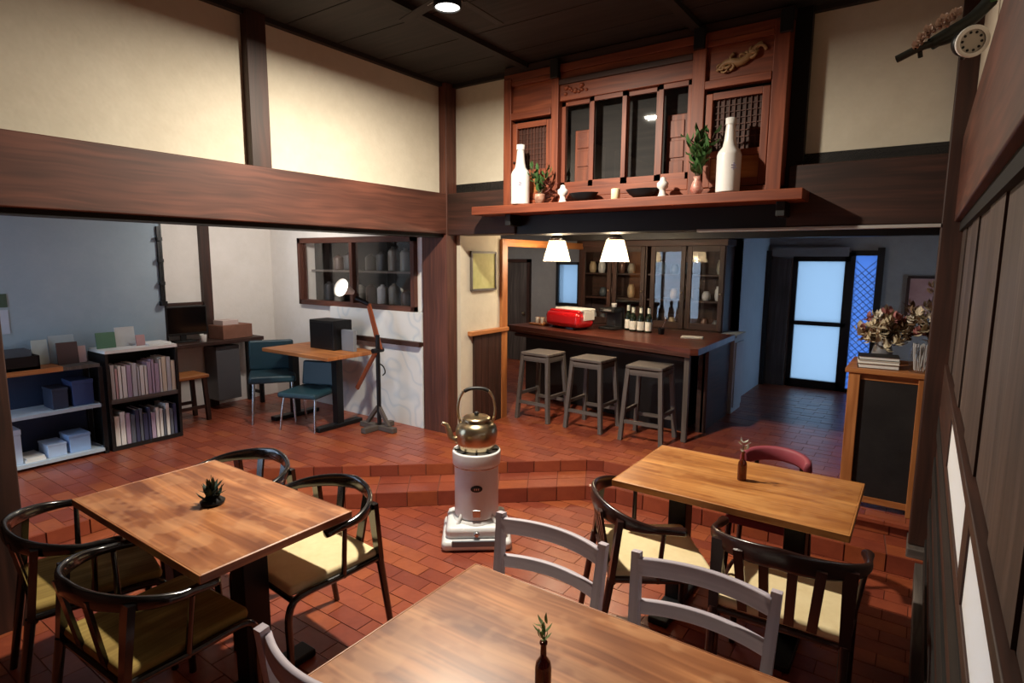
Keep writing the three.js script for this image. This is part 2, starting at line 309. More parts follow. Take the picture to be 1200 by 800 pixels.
// alcove to the left
const AC = 2.3;
function holeWall(name, mat, parent, x0, x1, y0, y1, z0, z1, hx0, hx1, hy0, hy1) {       // wall in the x-y plane with one opening
  obj(name, [bx(x0, hx0, y0, y1, z0, z1), bx(hx1, x1, y0, y1, z0, z1), bx(hx0, hx1, y0, hy0, z0, z1), bx(hx0, hx1, hy1, y1, z0, z1)], mat, parent);
}
{
  const c = setting('ceiling_alcove', 'low dark ceiling of the reading alcove', 'ceiling');
  obj('ceiling_slab', bx(-6.25, -3.5, AC, AC + 0.1, -4.1, -0.3), m.greywall, c);
  const w = setting('wall_alcove', 'white plaster walls of the reading alcove');
  obj('wall_core', bx(-6.25, -6.12, 0, AC + 0.05, -4.1, -0.3), m.whitewall, w);
  holeWall('wall_core', m.whitewall, w, -6.2, -3.66, 0, AC, -4.1, -3.95, -5.53, -3.86, 1.3, 1.95);
  obj('post', bx(-6.13, -6.06, 0, AC, -3.22, -3.13), m.dark, w);
  obj('rail', bx(-6.13, -6.09, 1.28, 1.31, -3.13, -2.6), m.dark, w);
  const p = setting('wall_partition', 'partition wall tinted blue grey for daylight behind the bookcases');
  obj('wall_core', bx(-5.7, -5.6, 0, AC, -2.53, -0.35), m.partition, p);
  obj('edge_trim', bx(-5.705, -5.595, 0, AC, -2.545, -2.53), m.iron, p);
  const f = setting('wall_alcove_front', 'white end wall of the alcove with a window');
  holeWall('wall_core', m.whitewall, f, -6.2, -3.5, 0, AC + 0.05, -0.42, -0.3, -5.45, -3.75, 0.3, 2.1);
  const n = setting('window_2', 'wide alcove window facing the yard', 'window');
  obj('window_frame', [bx(-5.45, -3.75, 0.3, 0.36, -0.4, -0.34), bx(-5.45, -3.75, 2.05, 2.1, -0.4, -0.34), bx(-5.45, -5.4, 0.3, 2.1, -0.4, -0.34), bx(-3.8, -3.75, 0.3, 2.1, -0.4, -0.34), bx(-4.62, -4.57, 0.3, 2.1, -0.4, -0.34)], m.dark, n);
  obj('pane', bx(-5.4, -4.62, 0.36, 2.05, -0.372, -0.368), m.glass, n);
  obj('pane', bx(-4.57, -3.8, 0.36, 2.05, -0.372, -0.368), m.glass, n);
}
// bar, kitchen and entrance passage behind the back wall
{
  const c = setting('ceiling_bar', 'low black ceiling over the bar and passage', 'ceiling');
  obj('ceiling_slab', bx(-6.25, 1.1, AC, AC + 0.1, -8.25, -4.0), m.soot, c);
  obj('ceiling_beam', bx(-3.4, 0.9, 1.98, 2.3, -6.0, -5.85), m.black, c);
  const l = setting('wall_bar', 'short side wall of the bar, cream above dark boards');
  obj('wall_core', bx(-3.46, -3.36, 0, AC, -4.6, -4.0), m.plaster, l);
  obj('opening_post', bx(-3.47, -3.33, 0, 1.95, -4.68, -4.59, { bev: 0.004 }), m.orange, l);
  obj('opening_header', bx(-3.45, -3.36, 1.89, 1.96, -6.55, -4.6), m.orange, l);
  obj('sill', bx(-3.48, -3.31, 1.07, 1.11, -4.68, -4.1, { bev: 0.005 }), m.orange, l);
  for (let i = 0; i < 4; i++) obj('wainscot_board', bx(-3.36, -3.335, P1, 1.07, -4.17 - i * 0.105 - 0.1, -4.17 - i * 0.105, { axis: 1, off: i * 0.7 }), m.dark, l);
  const k = setting('wall_kitchen', 'dim grey walls of the kitchen beyond the bar');
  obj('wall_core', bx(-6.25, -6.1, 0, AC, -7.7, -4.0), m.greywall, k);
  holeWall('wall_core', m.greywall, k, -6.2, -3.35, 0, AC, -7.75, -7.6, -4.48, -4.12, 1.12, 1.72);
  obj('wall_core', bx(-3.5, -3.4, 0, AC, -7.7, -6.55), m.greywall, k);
  obj('hanging_panel', bx(-4.02, -3.9, 1.35, 1.95, -7.6, -7.5), m.white, k);
  const kw = setting('window_3', 'small bluish kitchen window in a dark frame', 'window');
  obj('window_frame', [bx(-4.5, -4.46, 1.1, 1.74, -7.62, -7.56), bx(-4.14, -4.1, 1.1, 1.74, -7.62, -7.56), bx(-4.5, -4.1, 1.1, 1.14, -7.62, -7.56), bx(-4.5, -4.1, 1.7, 1.74, -7.62, -7.56)], m.black, kw);
  obj('pane', bx(-4.46, -4.14, 1.14, 1.7, -7.602, -7.598), m.frost, kw);
  const kd = setting('door_1', 'brown flush door in the kitchen wall', 'door');
  obj('door_leaf', bx(-5.38, -5.01, P1, 1.73, -7.6, -7.56, { bev: 0.004 }), m.greywood, kd);
  obj('door_frame', [bx(-5.43, -5.38, P1, 1.78, -7.6, -7.54), bx(-5.01, -4.96, P1, 1.78, -7.6, -7.54), bx(-5.43, -4.96, 1.73, 1.78, -7.6, -7.54)], m.dark, kd);
  obj('door_handle', ball(-5.06, 0.95, -7.53, 0.025), m.brass, kd);
  const bk = setting('wall_bar_back', 'dark wall behind the bar shelves');
  obj('wall_core', bx(-3.5, -1.65, 0, AC, -6.75, -6.6), m.dark, bk);
  const pl = setting('wall_passage', 'pale blue walls of the entrance passage');
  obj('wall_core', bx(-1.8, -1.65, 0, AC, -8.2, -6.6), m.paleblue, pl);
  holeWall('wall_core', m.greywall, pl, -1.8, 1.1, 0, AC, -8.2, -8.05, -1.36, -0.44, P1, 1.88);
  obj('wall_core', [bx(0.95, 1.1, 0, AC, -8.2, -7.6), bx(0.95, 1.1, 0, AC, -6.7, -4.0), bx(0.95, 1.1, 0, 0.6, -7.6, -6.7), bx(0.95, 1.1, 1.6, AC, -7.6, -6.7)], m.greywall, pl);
  const pw = setting('window_5', 'small side window of the entrance passage', 'window');
  obj('window_frame', [bx(0.98, 1.05, 0.6, 0.65, -7.6, -6.7), bx(0.98, 1.05, 1.55, 1.6, -7.6, -6.7), bx(0.98, 1.05, 0.6, 1.6, -7.6, -7.55), bx(0.98, 1.05, 0.6, 1.6, -6.75, -6.7), bx(0.98, 1.05, 0.6, 1.6, -7.18, -7.12)], m.black, pw);
  obj('pane', bx(1.012, 1.016, 0.65, 1.55, -7.55, -7.18), m.glass, pw); obj('pane', bx(1.012, 1.016, 0.65, 1.55, -7.12, -6.75), m.glass, pw);
  obj('wall_core', bx(0.19, 1.1, 0, AC + 0.1, -4.15, -4.0), m.greywall, pl);
  obj('closet_panel', bx(-1.645, -1.38, P1, 1.8, -8.05, -8.0), m.greywood, pl);
  obj('dark_post', bx(-1.66, -1.6, P1, 1.9, -8.05, -7.9), m.black, pl);
  obj('header_board', bx(-1.6, -0.76, 1.83, 1.94, -8.05, -7.98), m.greywall, pl);
}
{   // glazed entrance door and the lattice screen beside it
  const d = setting('door_2', 'black framed entrance door with two frosted panes', 'door');
  const z0 = -8.1, z1 = -8.04, X0 = -1.36, X1 = -0.74;
  obj('door_frame', [bx(X0, X0 + 0.055, P1, 1.86, z0, z1), bx(X1 - 0.055, X1, P1, 1.86, z0, z1), bx(X0, X1, 1.77, 1.88, z0, z1), bx(X0, X1, P1, 0.30, z0, z1), bx(X0, X1, 0.985, 1.035, z0, z1)], m.black, d);
  obj('pane', bx(X0 + 0.055, X1 - 0.055, 0.30, 0.985, -8.072, -8.068), m.frost, d);
  obj('pane', bx(X0 + 0.055, X1 - 0.055, 1.035, 1.77, -8.072, -8.068), m.frost, d);
  const s = setting('window_4', 'narrow blue side window crossed by fine diagonal lattice', 'window');
  obj('window_frame', [bx(-0.74, -0.69, P1, 1.88, z0, z1), bx(-0.47, -0.40, P1, 1.93, z0, z1 + 0.05), bx(-0.74, -0.42, 1.84, 1.9, z0, z1), bx(-0.74, -0.42, P1, 0.24, z0, z1)], m.black, s);
  obj('pane', bx(-0.69, -0.47, 0.24, 1.84, -8.072, -8.068), M({ color: hex(126, 152, 190), transmission: 1, thickness: 0, roughness: 0.7 }), s);
  const bars = [];
  for (let y = 0.1; y < 2; y += 0.075) for (const q of [1, -1]) { const a = [-0.69, y - q * 0.11, -8.06], b = [-0.47, y + q * 0.11, -8.06]; if (Math.min(a[1], b[1]) > 0.24 && Math.max(a[1], b[1]) < 1.84) bars.push(bar(a, b, 0.008, 0.006)); }
  obj('lattice', bars, M({ color: hex(150, 170, 200), roughness: 0.7 }), s);
}

// ------------------------------------------------------------------ ceiling lamp with fan blades
{
  const [x, y, z] = [-2.17, 3.09, -2.49];
  const f = thing('ceiling_fan_lamp', 'glowing round ceiling lamp under dark fan blades', 'ceiling lamp', [x, y, z]);
  obj('canopy', [lathe([[0, 0.13], [0.07, 0.13], [0.065, 0.1], [0.03, 0.095], [0.03, 0.06], [0.08, 0.055], [0.08, 0.02], [0.065, 0.012], [0, 0.012]])], m.iron, f);
  for (let i = 0; i < 5; i++) { const g = cb(0.3, 0.045, 0, 0.36, 0.006, 0.06, { bev: 0.002 }); g.rotateX(0.12); g.rotateY(i * Math.PI * 0.4 + 0.35); obj('fan_blade', g, m.soot, f); const a = rod([0.08, 0.05, 0], [0.2, 0.05, 0], 0.008); a.rotateY(i * Math.PI * 0.4 + 0.35); obj('blade_arm', a, m.chrome, f); }
  obj('lamp_rim', lathe([[0.065, 0.012], [0.073, 0.012], [0.073, -0.03], [0.065, -0.03], [0.065, 0.012]]), m.iron, f);
  obj('diffuser', lathe([[0.065, -0.022], [0.05, -0.028], [0, -0.03]]), M({ color: 0xffffff, emissive: new THREE.Color().setRGB(5, 4.8, 4.4), roughness: 0.5 }), f).castShadow = false;
  const L = new THREE.RectAreaLight(new THREE.Color().setRGB(1, 0.9, 0.74), 4000, 0.1, 0.1); L.position.set(x, y - 0.034, z); L.lookAt(x, 0, z); scene.add(L);
}
// pendants over the bar
function pendant(x, z, label) {
  const p = thing('pendant_lamp', label, 'pendant lamp', [x, 1.75, z], 0, 'bar pendants');
  obj('cord', rod([0, 0.26, 0], [0, 0.55, 0], 0.004), m.black, p);
  obj('cap', lathe([[0, 0.27], [0.03, 0.27], [0.06, 0.23], [0.082, 0.2], [0.0, 0.2]]), m.chrome, p);
  const ribs = []; for (let i = 0; i < 24; i++) { const a = i / 24 * Math.PI * 2; ribs.push(rod([0.134 * Math.cos(a), 0.004, 0.134 * Math.sin(a)], [0.081 * Math.cos(a), 0.2, 0.081 * Math.sin(a)], 0.0035, 0.003, 5)); }
  const sh = obj('lamp_shade', lathe([[0.135, 0], [0.12, 0.06], [0.1, 0.13], [0.08, 0.2]], 48), M({ color: hex(255, 244, 226), transmission: 0.45, thickness: 0, roughness: 0.95, emissive: new THREE.Color().setRGB(0.85, 0.74, 0.55) }), p);
  obj('rib', ribs, m.white, sh);
  obj('bulb', ball(0, 0.1, 0, 0.03), M({ color: 0xffffff, emissive: new THREE.Color().setRGB(4, 3.4, 2.4) }), p);
  const L = new THREE.PointLight(new THREE.Color().setRGB(1, 0.8, 0.54), 1.5); L.position.set(x, 1.79, z); L.castShadow = true; L.shadow.radius = 2; scene.add(L);
}
pendant(-3.0, -5.05, 'glowing white pendant shade over the bar, above the red appliance');
pendant(-2.39, -5.08, 'glowing white pendant shade over the bar, above the row of bottles');
{   // wall washing lamp hung from the alcove ceiling, behind the beam
  const p = V(-4.75, 2.17, -3.05), q = V(-6.0, 1.35, -3.75), a = thing('wall_wash_lamp', 'white box lamp under the alcove ceiling aimed at the corner wall', 'ceiling lamp', p.toArray());
  const d = q.clone().sub(p).normalize(), rot = new THREE.Quaternion().setFromUnitVectors(V(0, 0, 1), d), put = (g) => { g.applyQuaternion(rot); return g; };
  obj('stem', rod([0, 0.02, 0], [0, 0.13, 0], 0.008), m.white, a); obj('housing', put(cb(0, 0, -0.03, 0.24, 0.12, 0.06, { bev: 0.008 })), m.white, a);
  obj('diffuser', put(cb(0, 0, 0.004, 0.22, 0.1, 0.008)), M({ color: 0xffffff, emissive: new THREE.Color().setRGB(3, 2.8, 2.5) }), a);
  const L = new THREE.RectAreaLight(new THREE.Color().setRGB(1, 0.92, 0.82), 210, 0.2, 0.09); L.position.copy(p).addScaledVector(d, 0.012); L.lookAt(q); scene.add(L);
}

// ------------------------------------------------------------------ shelf and carved wooden front on the back wall
{
  const s = thing('display_shelf', 'long reddish wooden shelf on the back wall over the bar', 'shelf', [0, 0, 0]);
  obj('board', bx(-2.975, -0.6, 2.105, 2.168, -3.93, -3.68, { bev: 0.006 }), m.red, s);
  obj('bracket', bx(-2.7, -2.65, 2.02, 2.105, -3.92, -3.75, { bev: 0.004 }), m.black, s);
  obj('bracket', bx(-0.75, -0.7, 2.02, 2.105, -3.92, -3.75, { bev: 0.004 }), m.black, s);

  const c = thing('carved_front', 'reddish carved wooden cabinet front with glazed sliding windows above the bar', 'cabinet', [0, 0, 0]);
  const F = -3.83, Bk = -3.99, o = { bev: 0.005 };
  for (const [a, b, t] of [[-2.775, -2.705, 3.12], [-2.345, -2.285, 3.1], [-1.31, -1.225, 3.14], [-0.835, -0.748, 3.14]]) obj('post', bx(a, b, 2.168, t, Bk, F, o), m.red, c);
  obj('top_rail', bx(-2.78, -0.745, 3.1, 3.155, Bk, F - 0.01, o), m.red, c);
  obj('crown', bx(-2.79, -0.74, 3.155, 3.215, Bk, F - 0.03, o), m.dark, c);
  for (const x of [-2.315, -1.27, -0.77]) obj('peg', bx(x - 0.035, x + 0.035, 3.06, 3.19, F - 0.02, F + 0.02, { bev: 0.006 }), m.black, c);
  obj('foot_rail', bx(-2.775, -0.748, 2.168, 2.215, Bk, F - 0.004, o), m.red, c);
  obj('back_board', bx(-2.77, -2.29, 2.2, 3.12, Bk, Bk + 0.03), m.dark, c);
  obj('back_board', bx(-1.3, -0.76, 2.2, 3.12, Bk, Bk + 0.03), m.dark, c);
  obj('inner_back', bx(-2.29, -1.3, 2.2, 3.12, Bk, Bk + 0.01), m.soot, c);
  // side bays: upper panel, then a door with a lattice over a lower panel
  const bay = (x0, x1, small) => {
    obj('upper_panel', bx(x0, x1, 2.865, 3.075, F - 0.05, F - 0.03), m.red, c);
    obj('panel_moulding', bx(x0, x1, 3.065, 3.1, F - 0.06, F - 0.004, o), m.red, c); obj('panel_moulding', bx(x0, x1, 2.815, 2.865, F - 0.06, F + 0.006, o), m.red, c);
    const d = obj('bay_door', [bx(x0 + 0.005, x0 + 0.05, 2.22, 2.79, F - 0.05, F - 0.015, o), bx(x1 - 0.05, x1 - 0.005, 2.22, 2.79, F - 0.05, F - 0.015, o), bx(x0 + 0.05, x1 - 0.05, 2.75, 2.79, F - 0.05, F - 0.015), bx(x0 + 0.05, x1 - 0.05, 2.40, 2.44, F - 0.05, F - 0.015), bx(x0 + 0.05, x1 - 0.05, 2.22, 2.265, F - 0.05, F - 0.015)], m.red, c);
    obj('door_panel', bx(x0 + 0.05, x1 - 0.05, 2.265, 2.40, F - 0.045, F - 0.035), m.orange, d);
    obj('lattice_back', bx(x0 + 0.05, x1 - 0.05, 2.44, 2.75, F - 0.056, F - 0.046), M({ map: T.beam, color: hex(200, 190, 180), roughness: 0.6 }), d);
    const w = x1 - x0 - 0.1;
    for (let i = 1; i < 9; i++) { const x = x0 + 0.05 + w * i / 9; obj('lattice_bar', bx(x - 0.0025, x + 0.0025, 2.44, 2.75, F - 0.05, F - 0.035), m.beam, d); }
    for (let i = 1; i < 8; i++) { const y = 2.44 + 0.31 * i / 8; obj('lattice_bar', bx(x0 + 0.05, x1 - 0.05, y - 0.0025, y + 0.0025, F - 0.048, F - 0.038), m.beam, d); }
    obj('recess_shade_board', bx(x0, x1, 2.79, 2.815, F - 0.09, F - 0.06), m.groove, c);  // near-black board standing in for the shade between door and moulding
    obj('door_knob', ball(x0 + 0.03, 2.5, F - 0.005, 0.009), m.iron, d);
  };
  bay(-2.705, -2.345); bay(-1.225, -0.835);
  // carved relief on the right upper panel: coiled foliage-like carving
  { const g = [], r = rng(3), cx = -1.03, cy = 2.965;
    const curl = (ox, oy, ang, L, w) => { const pth = (t) => { const q = ang + t * 4.2, R = L * (1 - 0.75 * t); return [cx + ox + R * Math.cos(q), cy + oy + R * Math.sin(q) * 0.8, F - 0.02 + 0.02 * Math.sin(t * 3)]; }; g.push(sweep(pth, (t) => [w * (1 - 0.6 * t), w * (1 - 0.5 * t)], 18, 7)); };
    for (let i = 0; i < 15; i++) { const t = i / 14; curl(-0.11 + 0.22 * t, -0.045 + 0.08 * t + (r() - 0.5) * 0.05, r() * 6.28, 0.022 + r() * 0.022, 0.007 + r() * 0.005); }
    g.push(sweep((t) => [cx - 0.13 + 0.26 * t, cy - 0.05 + 0.1 * t + 0.022 * Math.sin(t * 8), F - 0.012], (t) => [0.008 + 0.014 * Math.sin(t * 3.1), 0.01 + 0.014 * Math.sin(t * 3.1)], 40, 8));
    obj('carving', g, M({ map: mottleTex([120, 84, 52], [186, 148, 104], 91, 8), roughness: 0.55 }), c);
  }
  // centre bay: header, small carving, sliding glazed sashes, sill
  obj('header', bx(-2.285, -1.31, 2.9, 3.1, F - 0.1, F - 0.02, o), m.red, c);
  obj('header_moulding', bx(-2.285, -1.31, 3.01, 3.05, F - 0.03, F - 0.002, o), m.dark, c);
  { const g = [], r = rng(4); for (let i = 0; i < 16; i++) g.push(ball(-2.25 + r() * 0.2, 2.93 + r() * 0.06, F - 0.016, 0.01 + r() * 0.01, 0.8, 7)); obj('carving', g, m.red, c); }
  obj('sill', bx(-2.285, -1.31, 2.215, 2.285, F - 0.12, F - 0.006, o), m.red, c);
  const sash = (x0, x1, z) => {
    const s2 = obj('sliding_sash', [bx(x0, x0 + 0.03, 2.285, 2.9, z - 0.012, z + 0.012), bx(x1 - 0.03, x1, 2.285, 2.9, z - 0.012, z + 0.012), bx(x0, x1, 2.87, 2.9, z - 0.012, z + 0.012), bx(x0, x1, 2.285, 2.33, z - 0.012, z + 0.012)], m.red, c);
    obj('pane', bx(x0 + 0.03, x1 - 0.03, 2.33, 2.87, z - 0.002, z + 0.002), m.glass, s2);
  };
  for (const [a, b, t] of [[-2.2, -2.06, 2.7], [-1.5, -1.36, 2.72]]) { obj('inner_chest', bx(a, b, 2.285, t, Bk + 0.012, Bk + 0.05, o), m.red, c); for (let k = 0; k < 3; k++) obj('chest_drawer', bx(a + 0.02, b - 0.02, 2.31 + k * 0.13, 2.42 + k * 0.13, Bk + 0.05, Bk + 0.058, { bev: 0.003 }), m.red, c); }
  sash(-2.04, -1.765, F - 0.045); sash(-1.79, -1.53, F - 0.07); sash(-1.535, -1.31, F - 0.045); sash(-2.285, -2.03, F - 0.07);
}
// things on the shelf
const SY = 2.168;
{
  const pr = [[0, 0], [0.066, 0], [0.07, 0.01], [0.071, 0.22], [0.064, 0.242], [0.042, 0.27], [0.034, 0.31], [0.026, 0.40], [0.029, 0.405], [0.029, 0.433], [0, 0.435]];
  const a = thing('sake_bottle', 'tall white bottle on the shelf beside the leafy plant near the corner panel', 'bottle', [-2.55, SY, -3.74], 0, 'white bottles on the shelf');
  obj('bottle_body', lathe(pr), m.porcelain, a); obj('cap', lathe([[0.031, 0.40], [0.031, 0.437], [0, 0.438]]), m.white, a);
  const mk = obj('grey_mark', [cb(0.012, 0.155, 0.0705, 0.03, 0.006, 0.003), cb(0.012, 0.14, 0.0705, 0.03, 0.005, 0.003), cb(0.012, 0.148, 0.0705, 0.005, 0.045, 0.003)], M({ color: hex(150, 140, 160) }), a); mk.rotation.y = 0.35;
  dup(a, [-1.03, SY, -3.745], 0.15, 'tall white bottle on the shelf in front of the latticed door under the carving');
  const v = (x, label) => {
    const g = thing('lidded_vase', label, 'vase', [x, SY, -3.735], 0, 'small white shelf vases');
    obj('vase_body', lathe([[0, 0], [0.026, 0], [0.027, 0.006], [0.02, 0.03], [0.02, 0.045], [0.036, 0.06], [0.037, 0.085], [0.02, 0.1], [0.016, 0.118], [0, 0.125]]), m.porcelain, g);
    obj('foot_ring', lathe([[0.028, 0], [0.031, 0.002], [0.028, 0.008]]), m.porcelain, g);
  };
  v(-2.178, 'small white lidded vase on the shelf next to the leafy plant'); v(-1.436, 'small white lidded vase on the shelf between the dark bowl and the bushy sprig');
  const cd = thing('candle', 'short cream candle on the shelf before the glazed sashes', 'candle', [-1.763, SY, -3.73]);
  obj('wax', lathe([[0, 0], [0.03, 0], [0.03, 0.066], [0.026, 0.07], [0, 0.066]]), M({ color: hex(244, 232, 190), roughness: 0.6 }), cd); obj('wick', rod([0, 0.066, 0], [0.002, 0.078, 0], 0.0015), m.black, cd);
  const bowl = (x, label, s) => { const b = tag(obj('dark_bowl', lathe([[0, 0.004], [0.05, 0], [0.09, 0.03], [0.115, 0.06], [0.11, 0.062], [0.085, 0.034], [0, 0.012]]), m.iron), label, 'bowl', 'dark bowls'); b.position.set(x, SY, -3.77); b.scale.set(s, 1, 0.55); };
  bowl(-2.03, 'flat dark bowl on the shelf beside the vase near the leafy plant', 1); bowl(-1.585, 'flat dark bowl on the shelf between the candle and the other vase', 1.05);
}
function leafGeo(L, W) {
  const g = new THREE.PlaneGeometry(W, L, 2, 3), p = g.attributes.position;
  for (let i = 0; i < p.count; i++) { const t = p.getY(i) / L + 0.5; p.setX(i, p.getX(i) * Math.sin(Math.PI * (0.12 + t * 0.86))); p.setZ(i, -0.25 * L * t * t + Math.abs(p.getX(i)) * 0.35); p.setY(i, p.getY(i) + L / 2); }
  g.computeVertexNormals(); return prep(g);
}
function sprig(parent, n, h, spread, seed, mat, L = 0.06, W = 0.028) {
  const r = rng(seed), stems = [], leaves = [];
  for (let i = 0; i < n; i++) {
    const a = r() * 6.28, hh = h * (0.65 + 0.35 * r()), s = spread * r(), tip = [Math.cos(a) * s, hh, Math.sin(a) * s * 0.3];
    stems.push(tube([[0, 0, 0], [tip[0] * 0.3, hh * 0.5, tip[2] * 0.3], tip], 0.0022, 8, 5));
    for (let k = 0; k < 6; k++) { const t = 0.45 + 0.55 * k / 5, g = leafGeo(L * (0.7 + r() * 0.6), W); g.rotateX(0.5 + r() * 0.9); g.rotateY(r() * 6.28); g.translate(tip[0] * t * t, hh * t, tip[2] * t * t); leaves.push(g); }
  }
  obj('stem', stems, m.stem, parent); obj('foliage', leaves, mat, parent);
}
{
  const a = thing('leafy_plant', 'leafy green sprig in a small pale pot beside the white bottle by the corner panel', 'plant', [-2.375, SY, -3.74]);
  obj('pot', lathe([[0, 0], [0.03, 0], [0.04, 0.05], [0.036, 0.07], [0.03, 0.065], [0, 0.06]]), M({ map: mottleTex([120, 70, 52], [210, 180, 160], 93, 6), roughness: 0.5 }), a);
  const s = new THREE.Group(); sprig(a, 10, 0.28, 0.1, 41, m.leaf, 0.05, 0.028);
  const r = rng(8); obj('dry_leaf', Array.from({ length: 14 }, () => { const g = leafGeo(0.05, 0.03); g.rotateX(1 + r()); g.rotateY(r() * 6.28); g.translate(0.05 + r() * 0.06, 0.07 + r() * 0.09, (r() - 0.5) * 0.06); return g; }), M({ color: hex(96, 44, 34), roughness: 0.8 }), a);
  const b = thing('bushy_sprig', 'bushy green sprig in a painted vase beside the white bottle under the carving', 'plant', [-1.215, SY, -3.735]);
  obj('vase', lathe([[0, 0], [0.025, 0], [0.04, 0.03], [0.03, 0.07], [0.018, 0.09], [0.024, 0.11], [0, 0.1]]), M({ map: mottleTex([150, 52, 40], [226, 206, 190], 95, 7), roughness: 0.4 }), b);
  const g2 = new THREE.Group(); sprig(b, 20, 0.39, 0.12, 43, m.leaf, 0.065, 0.036);
}

// ------------------------------------------------------------------ branch ornament with lamp head on the right wall
{
  const z = -2.8, o = thing('branch_ornament', 'dark carved branch with pale blossoms fixed above the right hand beam', 'ornament', [0.06, 2.525, z]); o.scale.setScalar(1.15);
  const P = (x, y, d = 0) => [x, y, d];
  obj('branch', [tube([P(-0.19, -0.01, 0.05), P(-0.12, 0.02, 0.04), P(-0.05, 0.035, 0.02), P(0.0, 0.08, 0), P(0.05, 0.13, 0)], 0.012, 30, 7), tube([P(-0.1, 0.025, 0.03), P(-0.06, 0.05, 0.02), P(0.0, 0.09, 0), P(0.045, 0.14, 0)], 0.02, 24, 8), tube([P(-0.13, 0.02, 0.03), P(-0.125, -0.01, 0.03)], 0.008, 6, 6)], M({ map: mottleTex([24, 26, 24], [50, 54, 48], 97, 6), roughness: 0.55 }), o);
  const r = rng(12); for (let i = 0; i < 16; i++) { const t = i / 15, g = []; for (let k = 0; k < 5; k++) { const l = leafGeo(0.024, 0.018); l.rotateX(0.8); l.rotateY(k * 1.257); g.push(l); } const mm = mergeGeometries(g); mm.rotateX(1.2); mm.translate(-0.135 + t * 0.1 + (r() - 0.5) * 0.02, 0.026 + t * 0.075 + (r() - 0.5) * 0.02, 0.05); obj('blossom', mm, M({ color: hex(214, 190, 176), roughness: 0.7 }), o); }
  obj('leaf_tip', (() => { const g = leafGeo(0.07, 0.02); g.rotateZ(-1.2); g.translate(0.04, 0.125, 0.02); return g; })(), m.leaf, o);
  const h = thing('spot_lamp', 'unlit round lamp head with pale rim and dark housing beside the branch', 'lamp', [0.062, 2.51, z + 0.14], 0.35); h.scale.setScalar(0.8);
  const t = (g) => { g.rotateX(Math.PI / 2 + 0.25); return g; };
  obj('housing', t(lathe([[0, -0.09], [0.045, -0.09], [0.058, -0.05], [0.06, 0], [0, 0]])), m.iron, h);
  obj('rim', t(lathe([[0.047, 0.0], [0.062, 0.0], [0.064, 0.012], [0.06, 0.018], [0.047, 0.014]])), m.white, h);
  obj('face', t(lathe([[0, 0.006], [0.047, 0.006]])), M({ color: hex(178, 170, 160), roughness: 0.4 }), h);
  for (let i = 0; i < 10; i++) { const a = i * 0.628; obj('lens', t(ball(0.036 * Math.cos(a), 0.007, 0.036 * Math.sin(a), 0.006, 0.6, 7)), m.iron, h); }
  obj('mount', rod([0.0, -0.01, -0.08], [0.03, -0.02, -0.15], 0.012), m.iron, h);
}

// ------------------------------------------------------------------ dining tables
function diningTable(x0, x1, z0, z1, label, mat, leg = 0.18) {
  const t = thing('dining_table', label, 'table', [(x0 + x1) / 2, 0, (z0 + z1) / 2]), w = x1 - x0, d = z1 - z0;
  obj('tabletop', cb(0, 0.692, 0, w, 0.036, d, { bev: 0.008, axis: 0, off: x0 * 3.1 }), mat, t);
  for (const [a, b, c, e] of [[-w / 2 - 0.002, w / 2 + 0.002, d / 2 - 0.004, d / 2 + 0.003], [-w / 2 - 0.002, w / 2 + 0.002, -d / 2 - 0.003, -d / 2 + 0.004], [-w / 2 - 0.003, -w / 2 + 0.004, -d / 2, d / 2], [w / 2 - 0.004, w / 2 + 0.003, -d / 2, d / 2]]) obj('edge_band', bx(a, b, 0.678, 0.7095, c, e, { bev: 0.003 }), mat, t);
  obj('apron_plate', cb(0, 0.664, 0, w * 0.62, 0.02, 0.09), m.iron, t);
  for (const s of [-1, 1]) { obj('pedestal', cb(s * w * 0.27, 0.345, 0, 0.09, 0.62, leg * 0.6, { bev: 0.006 }), m.iron, t); obj('foot', cb(s * w * 0.27, 0.018, 0, 0.1, 0.034, d * 0.82, { bev: 0.008 }), m.iron, t); }
  return t;
}
diningTable(-2.96, -1.885, -1.53, -0.9, 'worn brown table with a small dark sprig holder, between the black armchairs', m.table);
diningTable(-1.155, -0.155, -3.165, -2.505, 'honey brown table beside the steps with a short amber bottle', m.tableB);
diningTable(-1.195, -0.19, -1.497, -0.81, 'brown table with a slim dark red bottle, by the lavender chairs', m.table);

